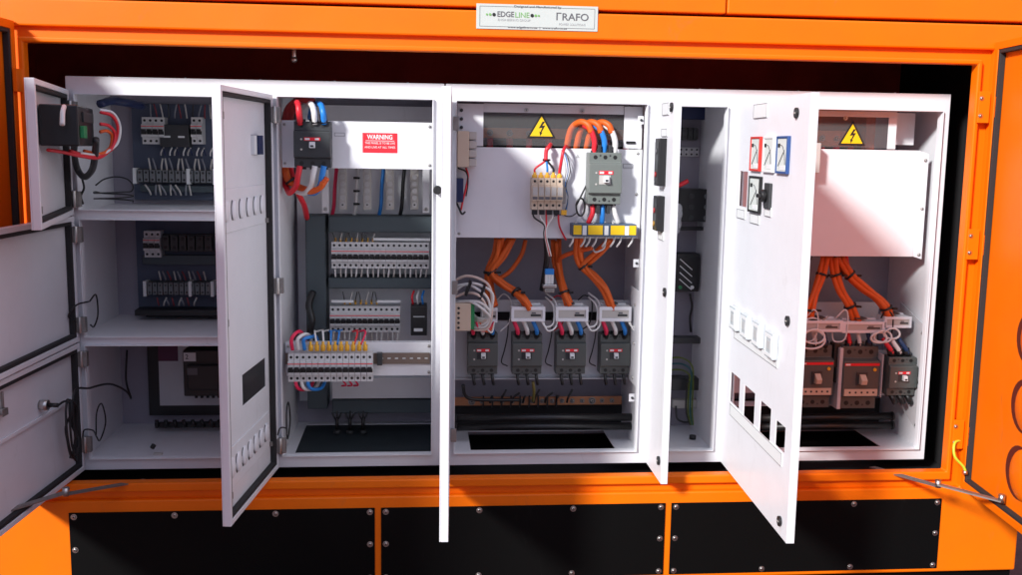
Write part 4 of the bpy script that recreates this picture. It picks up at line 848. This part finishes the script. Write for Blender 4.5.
# ------------------------------------------------------------------ compartment 4
def box_thing(name, label, cat, c, s, m, extra=None, bevel=.002):
    t = thing(name, label, cat, c); b = MB(); b.box(-s[0]/2, s[0]/2, -s[1], 0, -s[2]/2, s[2]/2, m); b.obj('case', t, bevel)
    for part_, f in (extra or ()):
        b = MB(); f(b); b.obj(part_, t)
    return t
Yd = .318
box_thing('relay', 'dark flat relay at the top of the narrow bay', 'relay', at(692, 113, Yd), (.085, .04, .045), DBL)
q = at(687, 134, Yd); strip(q, .055, .04, 'grey terminal group high on the back wall of the narrow bay', 3, mA=GRD)
q = at(688, 152, Yd); strip(q, .07, .03, 'pale terminal group below the dark relay in the narrow bay', 4, mA=GAL, mB=GAL, d=.012)
q = at(689, 205, .25)
det = [('terminal_screw', lambda b, k=k, j=j: b.cyl((.05*j, -.09, -.04+.035*k), (.05*j, -.093, -.04+.035*k), .009, MATS['mid_grey_plastic'] if j else GRD, seg=12)) for k in range(3) for j in range(2)]
box_thing('contactor', 'black contactor with round screws in the narrow bay', 'contactor', (q.x, .31, q.z), (.135, .09, .105), BLK, det)
wire(px_path((672, 188, .15), (680, 185, .14), (688, 181, .14)), .007, RED, 'red cable end on top of the black contactor in the narrow bay')
c = at(679, 218, .15); b = MB()
for k in range(5): b.ball((c.x+.003*(k % 2)-.004, c.y+.004*k, c.z+.028-.016*k), .017, BAG, sc=(.8, .5, 1.1), seg=10)
tag(b.obj('plastic_bag', loc=c), 'crumpled clear plastic bag tucked in front of the black contactor', 'plastic bag')
box_thing('rail', 'dark horizontal rail below the black contactor in the narrow bay', 'mounting rail', at(694, 228, .27), (.14, .03, .012), BLK)
q = at(682, 272, .26)
det2 = [('white_mark', lambda b, k=k: b.box(-.02, .035, -.0612, -.0602, -.04+.022*k, -.037+.022*k, LBL, rot=Matrix.Rotation(.7, 3, 'Y'))) for k in range(4)]
det2 += [('socket', lambda b: b.cyl((-.01, -.06, -.048), (-.01, -.064, -.048), .006, GRN)), ('socket', lambda b: b.cyl((.03, -.06, -.048), (.03, -.064, -.048), .006, LBL))]
box_thing('control_board', 'black control board with white slanting marks in the narrow bay', 'control board', (q.x, .30, q.z), (.105, .06, .125), BLK, det2)
wire(px_path((690, 294, .25), (692, 306, .26), (690, 318, .27), (691, 332, .28)), .004, BLK, 'thin knotted black cable down the back wall of the narrow bay')
box_thing('rail', 'middle dark shelf rail in the narrow bay', 'mounting rail', at(684, 338, .27), (.13, .05, .02), GRD)
box_thing('rail', 'lower dark shelf rail in the narrow bay', 'mounting rail', at(686, 381, .27), (.15, .05, .04), GRD)
for k, (m, nm) in enumerate(((GYC, 'yellow green'), (BLU, 'blue'), (GYC, 'lower yellow green'), (BLK, 'black'))):
    wire(px_path((668, 358+k*6, .24), (682, 358+k*6, .2), (692-k, 366+k*5, .18), (693-k*2, 385, .18), (692-k*2, 410, .18), (693-k, 425, .17)), .0028, mat('dark_olive_sheath', (.10, .14, .01), .5) if k in (0, 2) else m if k != 1 else mat('teal_sheath', (.01, .10, .12), .5), nm+' cable dropping to the floor of the narrow bay')
box_thing('terminal_strip', 'beige terminal pair near the floor of the narrow bay', 'terminal strip', at(684, 402, .26), (.09, .03, .028), GRL)
wire(px_path((676, 406, .22), (677, 418, .2), (684, 422, .2), (690, 420, .2), (691, 408, .22)), .0035, BLK, 'black cable loop resting near the floor of the narrow bay')
q = at(693, 427, .15); q.z = .030; b = MB(); b.cyl(q, q+Vector((0, 0, .012)), .011, BLK); tag(b.obj('cable_gland', loc=q), 'black gland on the floor of the narrow bay', 'cable gland')
# ------------------------------------------------------------------ compartment 5
c5 = thing('cover_plate', 'large plain white cover plate in the right hand bay', 'cover plate', (2.26, .05, .643))
b = MB(); b.panel(-.295, .272, 0, .330, 0, .002, WH); b.box(-.295, .272, .0021, .03, 0, .0015, WH)
b.poly_x([(.0, 0), (.0, .33), (-.0018, .33), (-.0018, 0)], -.295, -.29, WH); b.obj('sheet', c5, .0008)
b = MB(); b.poly_y([(.2722, .001), (.302, -.008), (.302, .32), (.2722, .329)], .0, .002, WH); b.obj('side_flange', c5)
for z in (.006, .15, .30): bolt('screw', c5, (.292, -.0002, z), .0042)
tq = at(852.5, 133, .048); screen(1.965, 2.425, .978, 1.082, 'clear acrylic screen with lightning triangle over the right busbar', tq.x, tq.z)
b = MB(); b.panel(1.965, 2.452, 1.072, 1.090, .0535, .055, WH); b.panel(2.4255, 2.452, .976, 1.072, .05, .052, WH); b.box(2.47, 2.545, .12, .123, .99, 1.09, WH); addB(b, 'screen_bracket', .0006)
zb3 = at(860, 139, .2).z; busbar(1.96, 2.40, zb3, 'copper busbar with red sleeved tails behind the right clear screen', 9, cols=(RED, PIN), h=.05)
b = MB(); b.box(1.96, 2.42, .255, .258, .94, zb3-.03, BPN); b.box(1.96, 2.43, .26, .263, zb3-.029, 1.10, mat('rust_red_back', (.22, .05, .03), .6)); b.box(2.40, 2.43, .15, .2545, zb3-.06, 1.09, mat('rust_red_back', (.22, .05, .03), .6)); addB(b, 'busbar_backing')
q = at(812, 158, .03); t = thing('terminal_box', 'pale terminal box at the top left of the right hand cover plate', 'terminal box', (q.x, .048, q.z))
b = MB(); b.box(-.02, .014, -.05, 0, -.045, .045, GRL); b.obj('case', t, .002); b = MB(); b.box(-.012, .004, -.03, -.01, -.062, -.0452, GRD); b.obj('cable_entry', t)
wire(px_path((811, 178, .03), (813, 188, .035), (810, 200, .04), (812, 212, .045), (809, 222, .045)), .0016, BLK, 'thin black wire hanging below the pale terminal box', name='wire', cat='wire')
# plate
rp = thing('mounting_plate', 'grey white stepped mounting plate behind the right hand breakers', 'mounting plate', (2.26, .23, .14))
b = MB(); b.box(-.30, .245, -.03, -.027, .03, .335, GAL); b.box(-.30, .22, -.09, -.0302, .001, .003, GAL); b.obj('sheet', rp, .0008)
b = MB(); b.poly_x([(-.20, -.06), (-.20, .285), (-.03, .335), (-.03, .02)], .318, .3205, GAL); b.obj('side_arm', rp)
for y, z in ((-.19, .26), (-.19, .10), (-.19, -.04)): bolt('screw', rp, (.3178, y, z), .0045, d=(-1, 0, 0))
q = at(816.5, 378, .075); mccb('tall dark breaker with cream toggle at the left of the right hand bay', (q.x, .175, q.z), .112, .205, .10, 'large', 'tall dark breakers with cream toggles', body=GRY)
xL = q.x
q = at(861.5, 379, .07); mccb('tall dark breaker with cream toggle between its twin and the small breaker', (q.x, .170, q.z), .122, .205, .10, 'large', 'tall dark breakers with cream toggles', body=GRY)
xM = q.x; b = MB(); b.box(xM-.074, xM-.0625, .075, .199, q.z-.10, q.z+.10, GAL); tag(b.obj('side_bracket', bevel=.001), 'pale side bracket left of the second tall dark breaker', 'bracket')
q = at(903, 377, .045); mccb('small dark breaker at the right end of the right hand bay', (q.x, .105, q.z), .092, .125, .065, 'small', body=GRY)
xR, zR = q.x, q.z; b = MB(); b.box(xR-.060, xR+.03, .107, .110, zR-.075, zR+.075, GAL); b.box(xR-.063, xR-.0602, .06, .195, zR-.07, zR+.07, GAL); tag(b.obj('side_bracket', bevel=.001), 'pale bracket behind the small dark breaker', 'bracket')
wire(px_path((884, 375, .10), (890, 376, .09), (897, 372, .08)), .0035, BLK, 'short black lead joining the tall and the small dark breakers', name='wire', cat='wire')
for k, (px, py, ww) in enumerate(((822, 326, .13), (863, 327, .143), (897, 322, .090))):
    q = at(px, py, .08); ct(['wide cream current transformer at the left of the right hand bay', 'wide cream current transformer in the middle of the right hand bay', 'short cream current transformer at the right of the right hand bay'][k], (q.x, .13, q.z), ww, .036, .055, 'current transformers in the right hand bay')
bun('orange bundle falling to the left transformer of the right bay', [(826, 256, .12), (822, 275, .12), (815, 295, .11), (810, 310, .10), (808, 322, .10)], n=4, ties=(1, 3))
bun('orange bundle falling to the middle transformer of the right bay', [(834, 256, .12), (836, 275, .12), (842, 292, .11), (850, 306, .10), (856, 320, .10)], n=4, ties=(1, 3))
bun('orange bundle sweeping to the right transformer of the right bay', [(838, 256, .13), (850, 275, .12), (863, 288, .11), (877, 298, .10), (886, 308, .09), (890, 320, .09)], n=5, ties=(1, 4))
wire(px_path((846, 256, .13), (848, 268, .13), (852, 280, .12)), .007, RED, 'thin red cable joining the right orange bundle')
wire(px_path((812, 256, .05), (808, 266, .05), (806, 276, .06)), .0022, BLK, 'thin black wire under the left corner of the right cover plate', name='wire', cat='wire')
for base, zt_, lab, yy in ((xM, at(861, 350, .07).z, 'second tall breaker', .11), (xR, zR+.064, 'small right breaker', .075), (xL, at(816, 350, .07).z, 'left tall breaker', .11)):
    for j, (nm, m) in enumerate((('red', RED), ('cream', WHC), ('blue', mat('dim_blue', (.01, .04, .12), .5)))):
        x = base+(j-1)*(.026 if base == xR else .034); dx = -.028 if base == xR else -.006
        wire([Vector((x, yy, zt_)), Vector((x+dx*.4, yy-.015, zt_+.018)), Vector((x+dx, yy-.01, zt_+.042)), Vector((x+dx*1.2, yy, zt_+.055))], .0072, m, nm+' cable on top of the '+lab)
        b = MB(); b.cyl((x, yy, zt_-.002), (x+dx*.5, yy-.012, zt_+.022), .0115, BLK); tag(b.obj('heat_shrink', loc=(x, yy, zt_)), 'black sleeve of the '+nm+' cable on the '+lab, 'cable sleeve', 'black sleeves in the right hand bay')
        if base == xR: b = MB(); b.tube([(x, .07, zR-.062), (x+.006, .06, zR-.075), (x+.016, .065, zR-.09)], .009, BLK); tag(b.obj('cable_stub', loc=(x, .07, zR-.06)), 'black stub under the small right breaker', 'cable', 'black stubs under the small right breaker')
for k, (cx_, cy_, r_) in enumerate(((812, 340, 16), (815, 337, 12), (880, 338, 9), (884, 337, 10), (893, 334, 9))):
    c = at(cx_, cy_, .055); s_ = .003; pts = [c+Vector((r_*s_*math.cos(a)*(.95), .004*math.sin(2*a)+.008, r_*s_*.62*math.sin(a))) for a in [.4+i*.45+k for i in range(18)]]
    wire(pts, .0034, WHC, ['large', 'inner', 'first small', 'second small', 'third small'][k]+' white wire coil '+('left of the tall breakers' if k < 2 else 'between middle and right transformers'), name='wire_coil', cat='wire')
q = at(836, 358, .10); b = MB(); b.box(q.x-.012, q.x+.010, .09, .13, q.z-.03, q.z+.05, BLK); b.box(q.x-.004, q.x+.008, .09, .12, q.z-.08, q.z-.0305, BLK); tag(b.obj('auxiliary_plug', bevel=.003), 'black auxiliary plug between the two tall dark breakers', 'plug')
for k, yy in enumerate((417, 426)):
    q0, q1 = at(760, yy+1, .14), at(893, yy-1, .14); b = MB(); b.cyl(q0, q1, .012, BLK, seg=20); b.cyl(q1-(q1-q0)*.012, q1, .0145, RUB); tag(b.obj('conduit', loc=q0), ['upper', 'lower'][k]+' black conduit ending in the right hand bay above the floor opening', 'conduit')
for k in range(3):
    wire(px_path((800, 322+4*k, .10), (812, 318+2*k, .08), (822, 320, .09), (828, 316, .11)), .003, [WHC, BLK, WHC][k], ['upper white', 'black', 'lower white'][k]+' lead crossing the left transformer of the right bay', name='wire', cat='wire')

# ------------------------------------------------------------------ doors of cabinet B
def B_door(hx, L, ang, holes=(), label=None, out=True):
    return leaf(cabB, OB, (hx, -.013, 0), ang, L, .004, 1.101, (-.010 if out else 0) , .012 if out else .020, WH, holes=holes, label=label, rim=.014)
d3 = leaf(cabB, OB, (1.083, -.013, 0), math.atan2(-.598, -.020), .598, .004, 1.101, -.022, 0, WH, label='tall door seen edge on left of the middle bay', rim=.014)
lock(d3, .565, .07, -.018, 1); lock(d3, .565, 1.03, -.018, 1)
a4 = math.atan2(-.200, -.002); H4 = (1.688, -.013, 0)
d4_ = leaf(cabB, OB, H4, a4, .205, .006, 1.101, 0, .020, WH, label='narrow door with two switch modules and paper labels', rim=.014)
a5 = math.atan2(-.645, -.030); H5 = (1.926, -.013, 0)
def w5(px0, py0, px1, py1):
    ua, za = on_leaf(H5, a5, 0, px0, py0); ub, zb_ = on_leaf(H5, a5, 0, px1, py1); return ua, za, ub, zb_
# windows of door 5
wins = []
for (xa, ya, yb_, xb, yc, yd) in ((731, 369, 401, 740, 381, 412), (744.5, 382, 415, 755, 396, 429), (760.5, 397, 432, 771, 412, 447), (776, 418, 444, 785.5, 429, 457)):
    ua, z1_ = on_leaf(H5, a5, 0, xa, ya); _, z0_ = on_leaf(H5, a5, 0, xa, yb_); ub, z3_ = on_leaf(H5, a5, 0, xb, yc); _, z2_ = on_leaf(H5, a5, 0, xb, yd)
    wins.append([ua, ub, (z0_+z2_)/2, (z1_+z3_)/2])
print('wins', [[round(v, 3) for v in q] for q in wins])
ua, z1_ = on_leaf(H5, a5, 0, 740, 171); ub, z3_ = on_leaf(H5, a5, 0, 748, 172); _, z0_ = on_leaf(H5, a5, 0, 740, 206)
wins.append([ua, ub, z0_, z1_])
d5_ = leaf(cabB, OB, H5, a5, .648, .004, 1.101, 0, .020, WH, holes=wins, label='wide door with three analogue meters and five rectangular cutouts', rim=.014)
def dlock(parent, u, z):
    b = MB(); b.cyl((u, 0, z), (u, -.006, z), .013, BLK, seg=20); b.cyl((u, -.006, z), (u, -.0066, z), .008, GRD, seg=12); b.box(u-.006, u+.006, -.0075, -.0067, z-.0015, z+.0015, GRL); return b.obj('lock', parent, .001)
def tag_plate(parent, u, z, w_, h, line=True):
    b = MB(); b.box(u-w_/2, u+w_/2, -.0028, -.0003, z-h/2, z+h/2, LBL); o = b.obj('label_plate', parent, .0004)
    b = MB(); b.panel(u-w_/2, u+w_/2, z-h/2, z+h/2, -.0034, -.0029, INKG, [(u-w_/2+.0012, u+w_/2-.0012, z-h/2+.0012, z+h/2-.0012)]); b.obj('border_line', o); return o
# door 4 furniture
def p4(px, py): return on_leaf(H4, a4, 0, px, py)
for (px, py) in ((668, 108), (663.5, 291), (657.5, 458)):
    u, z = p4(px, py); dlock(d4_, .178, z)
u, z = p4(661, 110); tag_plate(d4_, .105, z, .075, .034)
u, z = p4(661, 133); tag_plate(d4_, .10, z, .07, .022)
u, z = p4(660, 236); 
def sw(z, h, cols):
    b = MB(); b.box(.075, .130, -.022, -.0003, z-h/2, z+h/2, BLK); o = b.obj('switch_module', d4_, .002); b = MB()
    b.box(.080, .125, -.0232, -.0222, z-h*.40, z+h*.42, GRD); b.obj('front_plate', o)
    for k, (m, dz) in enumerate(cols): b = MB(); b.cyl((.102, -.0232, z+dz), (.102, -.0265, z+dz), .008, m); b.obj('push_button', o, .001)
z1 = (p4(660, 139)[1]+p4(660, 187)[1])/2; DR = mat('dull_red_lens', (.35, .02, .02), .3); DY = mat('dull_amber_lens', (.42, .22, .02), .3)
sw(p4(660, 162)[1], .135, [(DR, -.035), (INKG, .03)])
sw(p4(658, 212)[1], .100, [(DR, .008), (DY, -.03)])
tag_plate(d4_, .10, p4(657, 234)[1], .06, .024)
# door 5 furniture
def p5(px, py): return on_leaf(H5, a5, 0, px, py)
for (px, py) in ((797.5, 113), (788.5, 321), (780.5, 521)):
    u, z = p5(px, py); dlock(d5_, u, z)
u, z = p5(761, 111); tag_plate(d5_, u, z, .125, .038)
def meter(u, z, w_, h, bez, label):
    b = MB(); b.panel(u-w_/2, u+w_/2, z-h/2, z+h/2, -.009, -.0003, bez, [(u-w_/2+.007, u+w_/2-.007, z-h/2+.006, z+h/2-.006)]); o = b.obj('meter', d5_, .001); o['label'] = label
    b = MB(); b.box(u-w_/2+.0072, u+w_/2-.0072, -.0068, -.0004, z-h/2+.0062, z+h/2-.0062, MTR); b.obj('dial', o)
    b = MB(); pts = [(u-w_*.30+w_*.62*math.sin(t)*1.0, -.0074, z+h*.30-h*.62*(1-math.cos(t))) for t in [k*.12 for k in range(12)]]
    b.tube([(u-w_*.10+w_*.42*math.sin(t), -.0076, z-h*.34+h*.60*math.cos(t)) for t in [k*.13 for k in range(12)]], .0011, INKG, seg=5, n=2)
    b.tube([(u-w_*.28, -.0078, z-h*.30), (u+w_*.22, -.0078, z+h*.12)], .0009, INK, seg=5); b.box(u-w_*.36, u-w_*.18, -.0080, -.0069, z+h*.20, z+h*.30, INK); b.box(u-w_*.1, u+w_*.34, -.0076, -.0069, z-h*.40, z-h*.28, LBL); b.obj('needle', o)
for (px, py, m, nm) in ((757.5, 154, RDP, 'analogue meter in a red frame'), (770.5, 154.5, LBL, 'analogue meter in a white frame between the red and the blue one'), (784.5, 155, BLP, 'analogue meter in a blue frame')):
    u, z = p5(px, py); meter(u, z, .092, .094, m, nm)
u, z = p5(756.5, 194.5); meter(u, z, .108, .100, BLK, 'square meter in a black frame below the red one')
u, z = p5(769, 196); b = MB(); b.box(u-.022, u+.028, -.008, -.0003, z-.034, z+.034, GRD); o = b.obj('selector_switch', d5_, .002); b = MB(); b.cyl((u-.005, -.008, z), (u-.005, -.022, z), .017, BLK); b.box(u-.020, u+.010, -.030, -.0222, z-.005, z+.005, BLK); b.obj('knob', o, .002)
for px, py, w_, h in ((741.5, 214, .085, .026), (755, 219, .085, .026), (768.5, 212, .055, .024)):
    u, z = p5(px, py); tag_plate(d5_, u, z, w_, h)
for i, (px, py) in enumerate(((737.5, 318), (749, 326), (761, 334), (774.5, 345))):
    u, z = p5(px, py); b = MB(); b.box(u-.034, u+.034, -.0165, -.0003, z-.034, z+.034, mat('clear_grey_cover', (.55, .60, .62), .12, spec=.9)); o = b.obj('hour_counter', d5_, .003)
    b = MB(); b.panel(u-.028, u+.028, z-.028, z+.028, -.0178, -.0166, LBL, [(u-.022, u+.022, z-.02, z+.02)]); b.box(u-.014, u+.014, -.0174, -.0166, z-.010, z+.012, LGK); b.obj('dial', o)
def strip_line(z_px0, z_px1, h):
    (ua, za), (ub, zb_) = p5(*z_px0), p5(*z_px1); zz = (za+zb_)/2; tag_plate(d5_, (ua+ub)/2, zz, abs(ub-ua), h)
strip_line((735, 334), (778, 363), .026); strip_line((731, 404), (782, 466), .034)
for x, zz in ((1.092, 1.03), (1.092, .55), (1.092, .10), (1.706, 1.05), (1.706, .11), (1.948, 1.03), (1.948, .10)):
    b = MB(); b.box(x-.006, x+.010, -.022, -.0115, zz-.02, zz+.02, STD); addB(b, 'hinge', .001)
# inside of middle post: latch seen beside door 3
q = at(437.5, 190, -.02); b = MB(); b.cyl((q.x, -.0115, q.z), (q.x, -.03, q.z), .013, BLK); addA(b, 'latch', .001)
for z in (1.05, .62, .2):
    b = MB(); b.box(1.6385, 1.6555, .03, .034, z-.012, z+.012, WH); b.cyl((1.648, .03, z), (1.648, .026, z), .004, GRD, seg=8); addB(b, 'cover_tab')

# loose leads tangled round the transformers
rnd = random.Random(5)
for k in (0, 2, 5):
    px = 806+15*k; m = (WHC, BLK, WHC, RED, WHC, BLK, WHC)[k]; nm = ('white', 'black', 'white', 'red', 'white', 'black', 'white')[k]
    wire(px_path((px, 318, .09), (px+5+rnd.random()*4, 312-rnd.random()*3, .08), (px+12, 317, .075), (px+9, 334+rnd.random()*5, .07), (px-2, 341, .08), (px-4, 330, .1)), .0024, m, nm+' loose lead hooked over the cream transformers of the right bay', 'loose leads over the right bay transformers', name='wire', cat='wire')
for k in (1, 3, 4):
    px = 470+27*k; m = (BLK, WHC, BLK, RED, BLK, WHC)[k]; nm = ('black', 'white', 'black', 'red', 'black', 'white')[k]
    wire(px_path((px, 300, .15), (px+7, 296-rnd.random()*3, .14), (px+14, 302, .14), (px+12, 322, .14), (px+3, 329+rnd.random()*3, .13)), .0022, m, nm+' loose lead hooked over the transformers of the middle bay', 'loose leads over the middle bay transformers', name='wire', cat='wire')
q = at(628, 166, .049); b = MB(); b.panel(q.x-.015, q.x+.015, q.z-.006, q.z+.006, .0485, .0497, INKG, [(q.x-.0142, q.x+.0142, q.z-.0052, q.z+.0052)]); o = b.obj('printed_box', c3); o.location = -Vector(c3.location)
q = at(577.5, 156, .049); b = MB(); b.poly_y([(q.x-.006, q.z-.005), (q.x+.006, q.z-.005), (q.x, q.z+.006)], .0485, .0497, LGK); o = b.obj('printed_mark', c3); o.location = -Vector(c3.location)
# ------------------------------------------------------------------ repeats told apart by their place in the row
ORD = 'first second third fourth fifth sixth seventh eighth ninth tenth eleventh twelfth thirteenth fourteenth fifteenth sixteenth seventeenth eighteenth'.split()
same = {}
for o in bpy.data.objects:
    if o.parent is None and o.get('label') and o.get('category'): same.setdefault(o['label'], []).append(o)
for lab, os_ in same.items():
    if len(os_) < 2: continue
    zs = [o.location.z for o in os_]; xs_ = [o.location.x for o in os_]
    vert = max(xs_)-min(xs_) < .01 and max(zs)-min(zs) > .01
    os_.sort(key=lambda o: -o.location.z if vert else o.location.x)
    for k, o in enumerate(os_):
        n = len(os_); e = ('top', 'lowest') if vert else ('leftmost', 'rightmost')
        word = e[0] if k == 0 else e[1] if k == n-1 else (ORD[k]+' from the '+('top' if vert else 'left')) if n > 3 else 'middle'
        o['label'] = word+', '+lab if len((word+' '+lab).split()) <= 16 else word+', '+' '.join(lab.split()[:16-len(word.split())])
